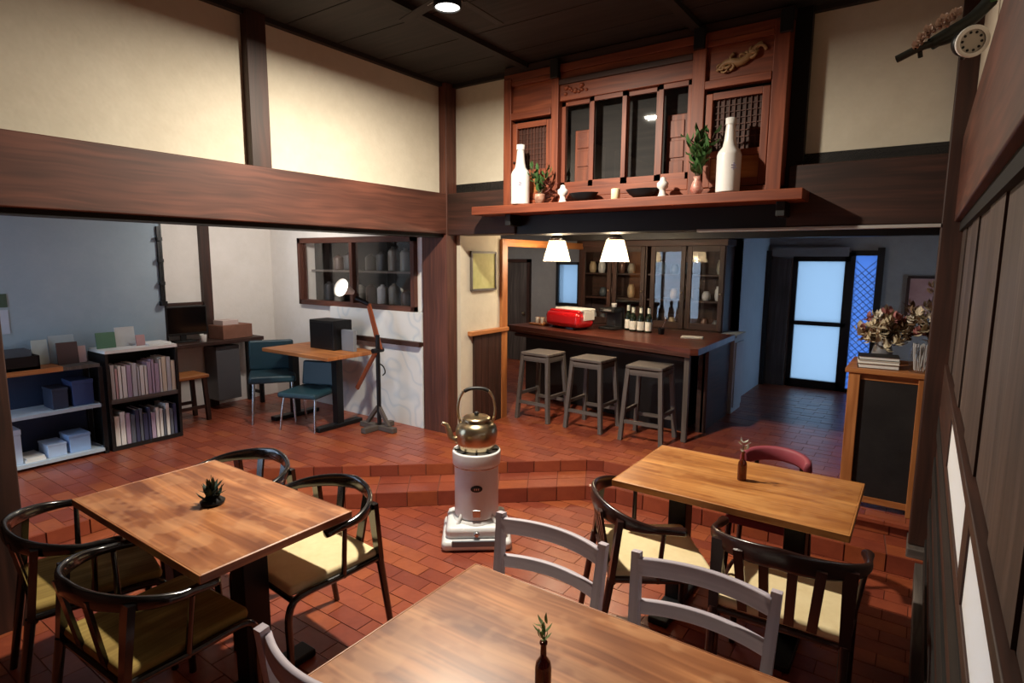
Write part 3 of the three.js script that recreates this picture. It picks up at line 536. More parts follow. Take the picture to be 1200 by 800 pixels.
// ------------------------------------------------------------------ chairs
function armchair(mat, seatMat, label, group, { backH = 0.018, slats = [-0.1, 0.1], slatW = 0.045 } = {}) {
  const c = thing('armchair', label, 'chair', [0, 0, 0], 0, group);
  obj('seat', [cb(0, 0.44, -0.005, 0.45, 0.045, 0.43, { bev: 0.018, axis: 2 })], seatMat, c);
  for (const s of [-1, 1]) {
    obj('side_frame', tube([[s * 0.235, 0, 0.225], [s * 0.235, 0.2, 0.225], [s * 0.235, 0.36, 0.224], [s * 0.235, 0.408, 0.2], [s * 0.235, 0.42, 0.15], [s * 0.235, 0.42, 0], [s * 0.225, 0.42, -0.21]], 0.015, 30, 9), mat, c);
    obj('rear_leg', rod([s * 0.225, 0, -0.29], [s * 0.225, 0.42, -0.225], 0.014, 0.018), mat, c);
    obj('rear_post', bar([s * 0.225, 0.41, -0.225], [s * 0.225, 0.685, -0.195], 0.034, 0.024, { w1: 0.05 }), mat, c);
    obj('arm_support', rod([s * 0.235, 0.41, -0.03], [s * 0.268, 0.64, -0.02], 0.012, 0.01), mat, c);
  }
  obj('seat_rail', rod([-0.235, 0.405, 0.2], [0.235, 0.405, 0.2], 0.013), mat, c); obj('seat_rail', rod([-0.225, 0.405, -0.215], [0.225, 0.405, -0.215], 0.013), mat, c);
  const path = (t) => { const a = Math.PI * (t * 1.0) , q = 2 * t - 1, arm = Math.max(0, Math.abs(q) - 0.62) / 0.38; const th = Math.PI / 2 * Math.min(1, Math.abs(q) / 0.62), sx = Math.sign(q) || 1; return [sx * (0.275 * Math.sin(th) - 0.01 * arm), 0.70 - 0.04 * Math.min(1, Math.abs(q) / 0.62) - 0.01 * arm, -0.05 - 0.22 * Math.cos(th) + 0.12 * arm]; };
  obj('yoke_rail', sweep(path, (t) => { const q = Math.abs(2 * t - 1); return [0.013 + 0.012 * Math.max(0, q - 0.75) * 4 * (q > 0.97 ? 0.5 : 1), 0.016 + backH * Math.max(0, 1 - (q / 0.6) ** 2)]; }, 56, 12, 0.75), mat, c);
  for (const x of slats) obj('back_slat', bar([x * 0.85, 0.43, -0.215], [x, 0.69, -0.262], slatW, 0.012), mat, c);
  return c;
}
{
  const g = 'black armchairs', a = armchair(m.lacquer, m.cream, 'black armchair with a cream seat at the worn table, on the side by the stove', g);
  const place = (o, x, z, ry) => { o.position.set(x, 0, z); o.rotation.y = ry; };
  place(a, -2.16, -1.50, -0.08);
  dup(a, [-2.80, 0, -1.51], 0.06, 'black armchair at the worn table, on the side by the bookcases', g);
  const n = armchair(m.lacquer, m.straw, 'black armchair with a straw coloured seat at the worn table, by its pedestal', g);
  place(n, -2.18, -0.89, Math.PI + 0.05);
  dup(n, [-2.785, 0, -0.90], Math.PI - 0.22, 'black armchair tucked under the worn table near the brown side post', g);
  const g2 = 'dark brown armchairs', b = armchair(m.walnut, m.cream, 'dark brown armchair with cream seat at the honey brown table, by the stove end', g2, { backH: 0.026, slats: [-0.14, -0.05, 0.05, 0.14], slatW: 0.034 });
  place(b, -0.93, -2.46, Math.PI - 0.95);
  dup(b, [-0.355, 0, -2.44], Math.PI + 0.03, 'dark brown armchair with cream seat at the honey brown table, by the right wall', g2);
}
{
  const c = thing('ladderback_chair', 'lavender painted chair with two bowed rails, beside the stove', 'chair', [0, 0, 0], 0, 'lavender chairs');
  for (const s of [-1, 1]) {
    obj('back_post', [bar([s * 0.2, 0, -0.17], [s * 0.2, 0.44, -0.19], 0.034, 0.034), bar([s * 0.2, 0.43, -0.19], [s * 0.215, 0.8, -0.235], 0.034, 0.036, { w1: 0.03, d1: 0.028 })], m.lavender, c);
    obj('front_leg', bar([s * 0.2, 0, 0.19], [s * 0.2, 0.43, 0.19], 0.03, 0.03, { w1: 0.036, d1: 0.036 }), m.lavender, c);
    obj('stretcher', rod([s * 0.2, 0.17, 0.19], [s * 0.2, 0.17, -0.175], 0.011), m.lavender, c);
  }
  obj('seat_frame', [cb(0, 0.425, 0.19, 0.4, 0.045, 0.03), cb(0, 0.425, -0.185, 0.4, 0.045, 0.03), cb(-0.2, 0.425, 0, 0.03, 0.045, 0.38), cb(0.2, 0.425, 0, 0.03, 0.045, 0.38)], m.lavender, c);
  obj('seat', cb(0, 0.452, 0.005, 0.43, 0.03, 0.42, { bev: 0.012 }), M({ map: mottleTex([196, 192, 190], [226, 222, 218], 101, 20), roughness: 0.95 }), c);
  const railG = (y, h) => sweep((t) => { const q = 2 * t - 1; return [0.207 * q, y, -0.222 - 0.05 * (1 - q * q)]; }, () => [0.011, h / 2], 20, 12, 0.35);
  obj('back_rail', railG(0.755, 0.062), m.lavender, c); obj('back_rail', railG(0.615, 0.05), m.lavender, c);
  obj('stretcher', rod([-0.2, 0.25, 0.19], [0.2, 0.25, 0.19], 0.011), m.lavender, c);
  c.position.set(-1.035, 0, -1.49);
  dup(c, [-0.485, 0, -1.515], 0.03, 'lavender painted chair with two bowed rails, in front of the dark brown armchair');
  dup(c, [-1.125, 0, -1.02], Math.PI, 'lavender painted chair tucked under the table corner nearest the black armchairs');
  const k = thing('pink_chair', 'dusty pink low curved chair behind the honey brown table', 'chair', [-0.575, 0, -3.2], 0);
  obj('seat', cb(0, 0.43, 0, 0.36, 0.05, 0.36, { bev: 0.02 }), m.pink, k);
  obj('backrest', sweep((t) => { const a = Math.PI * t; return [-0.16 * Math.cos(a), 0.68 + 0.02 * Math.sin(a), -0.08 - 0.15 * Math.sin(a)]; }, (t) => [0.02, 0.04], 30, 10, 0.8), m.pink, k);
  for (const [x, z] of [[-0.16, 0.15], [0.16, 0.15], [-0.17, -0.16], [0.17, -0.16]]) obj('leg', rod([x * 1.1, 0, z * 1.1], [x, 0.42, z], 0.012, 0.016), m.walnut, k);
  for (const x of [-0.12, 0.12]) obj('back_support', rod([x, 0.43, -0.17], [x * 0.95, 0.67, -0.205], 0.012), m.walnut, k);
}
// ------------------------------------------------------------------ small things on the tables
{
  const f = thing('sprig_holder', 'small dark green sprig holder on the worn table', 'plant', [-2.42, 0.71, -1.23]);
  obj('holder', lathe([[0, 0], [0.045, 0], [0.05, 0.015], [0.03, 0.03], [0.018, 0.045], [0, 0.04]]), m.iron, f);
  const r = rng(22), g = []; for (let i = 0; i < 46; i++) { const l = leafGeo(0.045 + r() * 0.02, 0.018); l.rotateX(0.5 + r() * 1.1); l.rotateY(r() * 6.28); const q = r(); l.translate((r() - 0.5) * 0.07 * (1 - q), 0.015 + q * 0.06, (r() - 0.5) * 0.07 * (1 - q)); g.push(l); }
  obj('foliage', g, M({ color: hex(34, 52, 42), roughness: 0.6 }), f);
  obj('stem', [rod([0, 0.03, 0], [0.004, 0.13, 0.002], 0.0022, 0.001)], m.leaf, f);
  const am = M({ color: hex(150, 66, 22), transmission: 0.75, thickness: 0.02, roughness: 0.08, attenuationColor: hex(130, 50, 12), attenuationDistance: 0.03 });
  const prof = [[0, 0], [0.019, 0], [0.021, 0.004], [0.021, 0.075], [0.018, 0.09], [0.008, 0.105], [0.0075, 0.135], [0.01, 0.137], [0.01, 0.142], [0, 0.142]];
  const b = thing('bud_bottle', 'short amber bottle with a sprig on the honey brown table', 'bottle', [-0.645, 0.71, -2.865]);
  obj('bottle_body', lathe(prof), am, b); const bs = new THREE.Group(); b.add(bs); bs.name = 'sprig'; bs.position.y = 0.11; 
  { const rr = rng(5), ll = []; for (let i = 0; i < 12; i++) { const l = leafGeo(0.025, 0.012); l.rotateX(0.5 + rr()); l.rotateY(rr() * 6.28); l.translate((rr() - 0.5) * 0.03, 0.03 + rr() * 0.05, (rr() - 0.5) * 0.03); ll.push(l); } obj('foliage', ll, M({ color: hex(196, 196, 180), roughness: 0.7 }), bs); obj('stem', rod([0, -0.06, 0], [0, 0.06, 0], 0.0015), m.leaf, bs); }
  const rm = M({ color: hex(120, 26, 18), transmission: 0.6, thickness: 0.02, roughness: 0.06, attenuationColor: hex(96, 14, 8), attenuationDistance: 0.02 });
  const c = thing('red_bottle', 'slim dark red bottle with a thin green sprig on the table by the lavender chairs', 'bottle', [-0.672, 0.71, -1.101]);
  obj('bottle_body', lathe(prof.map(([x, y]) => [x * 0.95, y])), rm, c); const cs = new THREE.Group(); c.add(cs); cs.name = 'sprig'; cs.position.y = 0.12;
  { const rr = rng(6), ll = []; for (let i = 0; i < 16; i++) { const l = leafGeo(0.03, 0.009); l.rotateX(0.3 + rr()); l.rotateY(rr() * 6.28); l.translate((rr() - 0.5) * 0.014, 0.02 + rr() * 0.05, (rr() - 0.5) * 0.014); ll.push(l); } obj('foliage', ll, M({ color: hex(120, 140, 84), roughness: 0.7 }), cs); obj('stem', rod([0, -0.08, 0], [0.003, 0.06, 0], 0.0014), m.leaf, cs); }
}
// ------------------------------------------------------------------ stove and kettle
{
  const s = thing('paraffin_stove', 'white enamel cylindrical heater standing on the brick floor before the steps', 'heater', [-2.21, 0, -2.78], 0.67);
  obj('base_tray', [cb(0, 0.035, 0, 0.43, 0.07, 0.40, { bev: 0.03 })], m.enamel, s);
  obj('fuel_tank', [cb(0, 0.1, 0, 0.38, 0.09, 0.34, { bev: 0.035 }), move(lathe([[0, 0.05], [0.12, 0.045], [0.145, 0.02], [0.15, 0]]), 0, 0.135, 0)], m.enamel, s);
  obj('front_band', cb(0, 0.055, 0.198, 0.30, 0.04, 0.014, { bev: 0.005 }), M({ color: hex(110, 122, 134), roughness: 0.4 }), s);
  obj('knob', (() => { const g = lathe([[0, 0], [0.018, 0], [0.018, 0.02], [0.012, 0.026], [0, 0.026]]); g.rotateX(Math.PI / 2); g.translate(0, 0.105, 0.17); return g; })(), m.chrome, s);
  obj('drum', lathe([[0.134, 0.17], [0.138, 0.18], [0.138, 0.52], [0.134, 0.53], [0, 0.53]], 40), m.enamel, s);
  obj('collar', lathe([[0.14, 0.5], [0.149, 0.5], [0.151, 0.525], [0.151, 0.575], [0.147, 0.585], [0.136, 0.585], [0.134, 0.54], [0, 0.54]], 40), m.enamel, s);
  obj('groove_band', lathe([[0.1385, 0.488], [0.1425, 0.49], [0.1425, 0.499], [0.1385, 0.5]], 40), m.chrome, s);
  const bd = new THREE.SphereGeometry(0.037, 16, 8); bd.scale(1, 0.6, 0.2); bd.translate(0, 0.375, 0.138); obj('badge', bd, m.black, s);
  for (const x of [-1, 0, 1]) obj('badge_line', cb(x * 0.012, 0.375, 0.1455, 0.006, 0.012, 0.002), m.chrome, s);
  obj('window_frame', cb(0, 0.215, 0.138, 0.05, 0.05, 0.012, { bev: 0.005 }), m.chrome, s);
  for (const [x, z] of [[-1, 1], [1, 1], [-1, -1], [1, -1]]) obj('corner_stay', rod([x * 0.125, 0.13, z * 0.125], [x * 0.09, 0.2, z * 0.09], 0.01), m.enamel, s);
  obj('grate', [0, 1, 2, 3].map((i) => turnY(cb(0, 0.58, 0, 0.27, 0.008, 0.012), i * Math.PI / 4)), m.iron, s);
  const k = thing('kettle', 'shiny brass kettle with an arched handle on top of the heater', 'kettle', [-2.21, 0.587, -2.78], 0.67);
  obj('body', lathe([[0, 0], [0.1, 0], [0.112, 0.012], [0.126, 0.06], [0.131, 0.11], [0.122, 0.145], [0.105, 0.165], [0.085, 0.175], [0.085, 0.19], [0.078, 0.195], [0, 0.195]], 40), m.brass, k);
  const lid = obj('lid', lathe([[0.088, 0.188], [0.09, 0.196], [0.075, 0.207], [0.02, 0.214], [0, 0.214]], 32), m.brass, k); obj('lid_knob', lathe([[0, 0.212], [0.012, 0.214], [0.016, 0.228], [0.01, 0.236], [0, 0.237]]), m.black, lid);
  obj('spout', (() => { const pth = (t) => { const p = [[-0.115, 0.05], [-0.155, 0.07], [-0.17, 0.11], [-0.185, 0.15], [-0.215, 0.165]], s2 = new THREE.CatmullRomCurve3(p.map(([x, y]) => V(x, y, 0))).getPoint(t); return [s2.x, s2.y, 0]; }; return sweep(pth, (t) => [0.024 - 0.012 * t, 0.024 - 0.012 * t], 20, 12); })(), m.brass, k);
  obj('handle', tube([[-0.1, 0.16, 0], [-0.115, 0.24, 0], [-0.1, 0.33, 0], [-0.06, 0.375, 0], [0.06, 0.375, 0], [0.1, 0.33, 0], [0.115, 0.24, 0], [0.1, 0.16, 0]], 0.0085, 48, 8), m.brass, k);
  obj('handle_grip', tube([[-0.075, 0.365, 0], [-0.04, 0.38, 0], [0.04, 0.38, 0], [0.075, 0.365, 0]], 0.012, 16, 8), m.black, k);
}

// ------------------------------------------------------------------ bar counter, stools, things on the counter
{
  const c = thing('bar_counter', 'dark wooden bar counter with a thick brown worktop behind the stools', 'counter', [0, 0, 0]);
  obj('worktop', prism([[-3.86, -5.43], [-1.56, -4.83], [-1.5, -4.86], [-1.52, -6.1], [-3.7, -6.1]], 0.975, 1.03), M({ map: T.beam, color: hex(255, 225, 210), roughness: 0.35 }), c);
  obj('worktop_edge', bar([-3.86, 0.972, -5.437], [-1.56, 0.972, -4.837], 0.03, 0.02), m.beam, c);
  obj('front_panel', prism([[-3.8, -5.72], [-1.72, -5.2], [-1.72, -6.0], [-3.8, -6.0]], P1, 0.975), m.black, c);
  obj('side_panel', bx(-1.62, -1.56, P1, 0.975, -6.1, -5.27), m.dark, c);
  obj('leg', bx(-1.625, -1.58, P1, 0.975, -4.93, -4.885, { bev: 0.004 }), m.greywood, c);
  obj('leg', bx(-1.585, -1.53, P1, 0.975, -5.32, -5.27, { bev: 0.004 }), m.dark, c);
  obj('apron', bar([-3.8, 0.92, -5.5], [-1.6, 0.92, -4.93], 0.03, 0.03), m.dark, c);
  const e = thing('side_cupboard', 'low cupboard tinted daylight blue at the back end of the bar counter', 'cupboard', [0, 0, 0]);
  obj('body', bx(-1.68, -1.53, P1, 0.99, -6.5, -6.13, { bev: 0.004 }), m.paleblue, e); obj('top', bx(-1.69, -1.51, 0.99, 1.02, -6.52, -6.12, { bev: 0.004 }), m.paleblue, e);  // the blue of daylight on the cupboard is put into its colour
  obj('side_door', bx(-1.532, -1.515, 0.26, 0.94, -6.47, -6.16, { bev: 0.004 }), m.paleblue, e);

  const s = thing('bar_stool', 'grey brown wooden bar stool at the counter, next to the side wall', 'stool', [0, 0, 0], 0, 'wooden bar stools');
  obj('seat', cb(0, 0.652, 0, 0.33, 0.028, 0.31, { bev: 0.008 }), m.greywood, s);
  for (const x of [-1, 1]) for (const z of [-1, 1]) obj('leg', bar([x * 0.185, 0, z * 0.175], [x * 0.145, 0.635, z * 0.135], 0.036, 0.036), m.greywood, s);
  for (const q of [-1, 1]) { obj('stretcher', cb(0, 0.17, q * 0.164, 0.33, 0.03, 0.022), m.greywood, s); obj('stretcher', cb(q * 0.172, 0.25, 0, 0.022, 0.03, 0.32), m.greywood, s); obj('seat_rail', cb(0, 0.605, q * 0.14, 0.28, 0.045, 0.022), m.greywood, s); obj('seat_rail', cb(q * 0.148, 0.605, 0, 0.022, 0.045, 0.26), m.greywood, s); }
  s.position.set(-3.03, P1, -4.87); s.rotation.y = -0.05;
  dup(s, [-2.47, P1, -4.86], -0.04, 'grey brown wooden bar stool at the counter, between the two others');
  dup(s, [-1.9, P1, -4.82], 0.02, 'grey brown wooden bar stool at the counter, next to the corner leg');

  const a = thing('red_appliance', 'glossy red rounded appliance with a white lid on the bar counter', 'appliance', [-3.13, 1.031, -5.56], -0.28);
  obj('body', cb(0, 0.105, 0, 0.52, 0.18, 0.28, { bev: 0.06 }), m.redpaint, a);
  obj('shoulder', cb(0.02, 0.185, 0.0, 0.46, 0.05, 0.22, { bev: 0.022 }), m.redpaint, a);
  obj('lid', cb(0.06, 0.21, -0.02, 0.42, 0.03, 0.2, { bev: 0.012 }), m.white, a);
  obj('end_cap', cb(0.255, 0.15, -0.03, 0.03, 0.1, 0.16, { bev: 0.008 }), m.white, a);
  for (const x of [-0.16, 0.16]) obj('foot', cb(x, 0.01, 0, 0.04, 0.022, 0.18, { bev: 0.004 }), m.black, a);
  const t = thing('glass_tray', 'tray of small glasses at the left end of the bar counter', 'tray', [-3.56, 1.03, -5.66], -0.26);
  obj('tray', cb(0, 0.012, 0, 0.22, 0.02, 0.16, { bev: 0.006 }), m.orange, t);
  for (let i = 0; i < 5; i++) obj('tumbler', move(lathe([[0, 0], [0.02, 0], [0.024, 0.06], [0.022, 0.06], [0.018, 0.006], [0, 0.006]], 14), -0.08 + i * 0.04, 0.022, (i % 2) * 0.05 - 0.03), i % 2 ? m.porcelain : M({ color: hex(226, 170, 120), roughness: 0.3 }), t);
  const cm = thing('coffee_maker', 'black coffee maker with a glass jug next to the red appliance', 'coffee maker', [-2.72, 1.03, -5.75], -0.2);
  obj('body', [cb(0, 0.015, 0, 0.2, 0.03, 0.2, { bev: 0.008 }), cb(0, 0.12, -0.07, 0.2, 0.2, 0.06, { bev: 0.01 }), cb(0, 0.21, 0, 0.2, 0.05, 0.2, { bev: 0.012 })], m.black, cm);
  obj('jug', move(lathe([[0, 0], [0.05, 0], [0.062, 0.04], [0.055, 0.09], [0.045, 0.12]], 24), 0, 0.032, 0.02), m.glass, cm);
  obj('panel', cb(0, 0.21, 0.102, 0.14, 0.02, 0.004), m.chrome, cm); obj('drip_cup', move(lathe([[0, 0], [0.025, 0], [0.03, 0.04]], 16), 0.03, 0.24, 0), m.white, cm);
  const bp = [[0, 0], [0.034, 0], [0.036, 0.006], [0.036, 0.13], [0.03, 0.16], [0.014, 0.19], [0.0135, 0.25], [0.016, 0.252], [0.016, 0.262], [0, 0.262]];
  const b = thing('wine_bottle', 'dark bottle with a white label in the row on the bar counter', 'bottle', [-2.46, 1.03, -5.72], 0, 'labelled bottles on the bar');
  obj('bottle_body', lathe(bp, 22), M({ color: hex(22, 34, 24), roughness: 0.12, clearcoat: 0.6 }), b);
  obj('label_band', lathe([[0.0367, 0.02], [0.0367, 0.11]], 22), m.white, b); obj('neck_band', lathe([[0.0168, 0.195], [0.017, 0.25]], 16), M({ color: hex(200, 204, 196), roughness: 0.4 }), b);
  dup(b, [-2.37, 1.03, -5.71], 1); dup(b, [-2.28, 1.03, -5.70], 2);
  const tb = dup(b, [-2.55, 1.03, -5.8], 0.5, 'dark bottle standing behind the row, closest to the coffee maker'); tb.scale.y = 1.06;
  const cr = thing('condiment_holder', 'small dark holder with a tilted spoon beside the bottle row', 'holder', [-2.13, 1.03, -5.66]);
  obj('cup', lathe([[0, 0], [0.03, 0], [0.034, 0.06], [0.03, 0.06], [0.027, 0.006], [0, 0.006]], 18), m.iron, cr); obj('spoon', [rod([0, 0.03, 0], [0.045, 0.15, 0.01], 0.004), ball(0.05, 0.16, 0.011, 0.013, 1.3, 8)], m.chrome, cr);
  const pd = obj('order_pad', cb(0, 0.008, 0, 0.2, 0.016, 0.12, { bev: 0.003 }), m.white); tag(pd, 'white pad of paper lying on the end of the bar counter', 'paper'); pd.position.set(-1.78, 1.03, -5.55); pd.rotation.y = 0.2;
}
{   // glazed dresser behind the bar
  const d = thing('glazed_dresser', 'dark wooden dresser with glazed doors behind the bar', 'cabinet', [0, 0, 0]);
  const x0 = -3.42, x1 = -1.7, F = -6.28;
  obj('carcass', [bx(x0, x1, 1.95, 2.02, -6.6, F), bx(x0, x0 + 0.04, P1, 1.95, -6.6, F), bx(x1 - 0.04, x1, P1, 1.95, -6.6, F), bx(x0, x1, P1, 1.02, -6.6, F), bx(x0 + 0.04, x1 - 0.04, 1.02, 1.95, -6.6, -6.57), bx(-2.62, -2.56, 1.02, 1.95, -6.6, F)], m.dark, d);
  obj('cornice', bx(x0 - 0.02, x1 + 0.02, 1.92, 1.99, -6.6, F + 0.03, { bev: 0.006 }), m.dark, d);
  for (const y of [1.32, 1.6]) obj('shelf_board', bx(x0 + 0.04, x1 - 0.04, y, y + 0.018, -6.57, F - 0.03), m.dark, d);
  for (let i = 0; i < 4; i++) {
    const a = x0 + 0.04 + i * 0.41 + (i > 1 ? 0.05 : 0), b = a + 0.39;
    const dr = obj('door', [bx(a, a + 0.05, 1.03, 1.92, F - 0.01, F + 0.015, { bev: 0.004 }), bx(b - 0.05, b, 1.03, 1.92, F - 0.01, F + 0.015, { bev: 0.004 }), bx(a + 0.05, b - 0.05, 1.03, 1.1, F - 0.01, F + 0.015), bx(a + 0.05, b - 0.05, 1.86, 1.92, F - 0.01, F + 0.015)], m.dark, d);
    obj('pane', bx(a + 0.05, b - 0.05, 1.1, 1.86, F - 0.002, F + 0.002), m.glass, dr);
    obj('knob', ball(b - 0.025, 1.42, F + 0.025, 0.012), m.brass, dr);
  }
  const r = rng(31), cols = [[210, 214, 220], [150, 150, 140], [90, 100, 110], [180, 160, 130], [120, 90, 80]];
  const jm = cols.map((c) => M({ color: hex(...c), roughness: 0.3 }));
  const proto = obj('crockery_jar', lathe([[0, 0], [0.035, 0], [0.045, 0.04], [0.042, 0.09], [0.03, 0.11], [0.03, 0.125], [0, 0.125]], 18), jm[0]); tag(proto, 'pale jar on a shelf inside the glazed dresser', 'jar', 'crockery in the dresser'); let first = true;
  for (const y of [1.338, 1.618, 1.021]) for (let i = 0; i < 13; i++) {
    const x = x0 + 0.12 + i * 0.125, k = r() * 5 | 0, z = -6.44 + (r() - 0.5) * 0.08, s = 0.8 + r() * 0.5; if (Math.abs(x + 2.59) < 0.09 || r() < 0.2) continue;
    const o = first ? proto : dup(proto, [0, 0, 0], 0); first = false; o.position.set(x, y, z); o.scale.set(1, s, 1); o.material = jm[k];
    o.userData.label = ['pale jar', 'grey jar', 'slate jar', 'tan jar', 'brown jar'][k] + (y < 1.1 ? ' on the lowest shelf' : y < 1.5 ? ' on the middle shelf' : ' on the top shelf') + ' inside the glazed dresser';
  }
}
{   // picture on the bar side wall
  const p = thing('framed_picture', 'framed yellow green picture on the lit cream wall beside the bar', 'picture', [-3.355, 1.655, -4.32], Math.PI / 2);
  obj('frame', [cb(0, 0.17, 0.008, 0.37, 0.02, 0.02), cb(0, -0.17, 0.008, 0.37, 0.02, 0.02), cb(-0.18, 0, 0.008, 0.02, 0.34, 0.02), cb(0.18, 0, 0.008, 0.02, 0.34, 0.02)], m.greywood, p);
  obj('print', cb(0, 0, 0.006, 0.35, 0.33, 0.006), M({ map: mottleTex([150, 150, 84], [206, 200, 140], 111, 3), roughness: 0.7 }), p);
}
// ------------------------------------------------------------------ sideboard by the right post
{
  const s = thing('side_cabinet', 'orange wood cabinet with a dark panel front by the right post', 'cabinet', [0, 0, 0]);
  const x0 = -0.335, x1 = 0.30, z1 = -4.22, z0 = -4.72;
  obj('top', bx(x0 - 0.03, x1 + 0.03, 1.07, 1.10, z0 - 0.02, z1 + 0.03, { bev: 0.005 }), m.orange, s);
  for (const [x, z] of [[x0, z1], [0.03, z1], [x0, z0], [x1, z0], [x1, z1]]) obj('post', bx(x - 0.01, x + 0.055, P1, 1.07, z - 0.03, z + 0.02, { bev: 0.004 }), m.orange, s);
  obj('dark_panel', bx(x0 + 0.04, x1, 0.28, 1.03, z1 - 0.02, z1 - 0.005), M({ map: mottleTex([24, 24, 26], [48, 46, 46], 113, 5), roughness: 0.45 }), s);
  obj('side_panel', bx(x0 + 0.005, x0 + 0.02, 0.28, 1.05, z0, z1 - 0.02), m.dark, s);
  obj('rail', bx(x0, x1, 1.03, 1.07, z1 - 0.03, z1), m.orange, s); obj('rail', bx(x0, x1, 0.24, 0.28, z1 - 0.03, z1), m.orange, s);
  const dm = [[222, 208, 180], [200, 184, 154], [236, 228, 212], [128, 100, 76], [170, 110, 106]].map((c) => M({ color: hex(...c), roughness: 0.9 }));
  const bouquet = (x, z, h, w, seed, label) => {
    const b = thing('dried_bouquet', label, 'dried flowers', [x, 1.10, z], 0, 'dried flowers on the cabinet'), r = rng(seed);
    obj('vase', lathe([[0, 0], [0.05, 0], [0.065, 0.05], [0.05, 0.12], [0.035, 0.15], [0.042, 0.17]], 20), M({ color: hex(120, 118, 122), roughness: 0.4 }), b);
    const st = [];
    for (let i = 0; i < 64; i++) {
      const a = r() * 6.28, q = Math.sqrt(r()) * w, p = [Math.cos(a) * q, h * (0.42 + 0.58 * r()) * (1 - 0.25 * q / w), Math.sin(a) * q * 0.8]; st.push(tube([[0, 0.1, 0], [p[0] * 0.4, h * 0.45, p[2] * 0.4], p], 0.0018, 6, 4));
      const g = []; for (let k = 0; k < 9; k++) { const l = leafGeo(0.045, 0.03); l.rotateX(r() * 2.2); l.rotateY(r() * 6.28); l.translate(p[0] + (r() - 0.5) * 0.03, p[1] + (r() - 0.5) * 0.03, p[2] + (r() - 0.5) * 0.03); g.push(l); }
      obj('flower_head', g, dm[r() * 5 | 0], b);
    }
    obj('stem', st, m.stem, b);
  };
  bouquet(-0.19, -4.5, 0.37, 0.14, 51, 'rounded bunch of dried cream flowers on the orange wood cabinet'); bouquet(0.08, -4.5, 0.53, 0.16, 53, 'taller bunch of dried flowers on the cabinet against the right post');
  let y = 1.10; for (const [h, c, l] of [[0.03, [60, 40, 34], 'dark covered book at the bottom of the stack on the cabinet'], [0.022, [226, 220, 206], 'pale book in the middle of the stack on the cabinet'], [0.026, [30, 28, 30], 'black book on top of the stack on the cabinet']]) {
    const b = thing('stacked_book', l, 'book', [-0.2, y, -4.32], 0.1, 'books stacked on the cabinet'); obj('cover', [cb(0, 0.002, 0, 0.22, 0.004, 0.15), cb(0, h - 0.002, 0, 0.22, 0.004, 0.15), cb(0, h / 2, -0.073, 0.22, h, 0.004)], M({ color: hex(...c), roughness: 0.6 }), b); obj('pages', cb(0.002, h / 2, 0, 0.21, h - 0.008, 0.142), m.white, b); y += h;
  }
  const gl = thing('glass_dome', 'clear glass jar of pale dried stems beside the book stack', 'jar', [0.02, 1.10, -4.29]); obj('glass', lathe([[0, 0], [0.06, 0], [0.062, 0.1], [0.05, 0.15], [0.052, 0.16]], 24), m.glass, gl); obj('filling', Array.from({ length: 16 }, (_, i) => rod([Math.cos(i) * 0.03, 0.01, Math.sin(i) * 0.03], [Math.cos(i) * 0.045, 0.17, Math.sin(i * 1.7) * 0.045], 0.003)), M({ color: hex(178, 176, 176), roughness: 0.8 }), gl);
  const p = thing('pink_picture', 'small pinkish framed picture on the passage wall behind the dried flowers', 'picture', [0.09, 1.38, -8.03]); obj('frame', [cb(0, 0.22, 0, 0.5, 0.03, 0.02), cb(0, -0.22, 0, 0.5, 0.03, 0.02), cb(-0.24, 0, 0, 0.03, 0.42, 0.02), cb(0.24, 0, 0, 0.03, 0.42, 0.02)], m.dark, p); obj('print', cb(0, 0, -0.003, 0.46, 0.42, 0.006), M({ map: mottleTex([170, 120, 116], [206, 164, 156], 115, 3), roughness: 0.7 }), p);
}
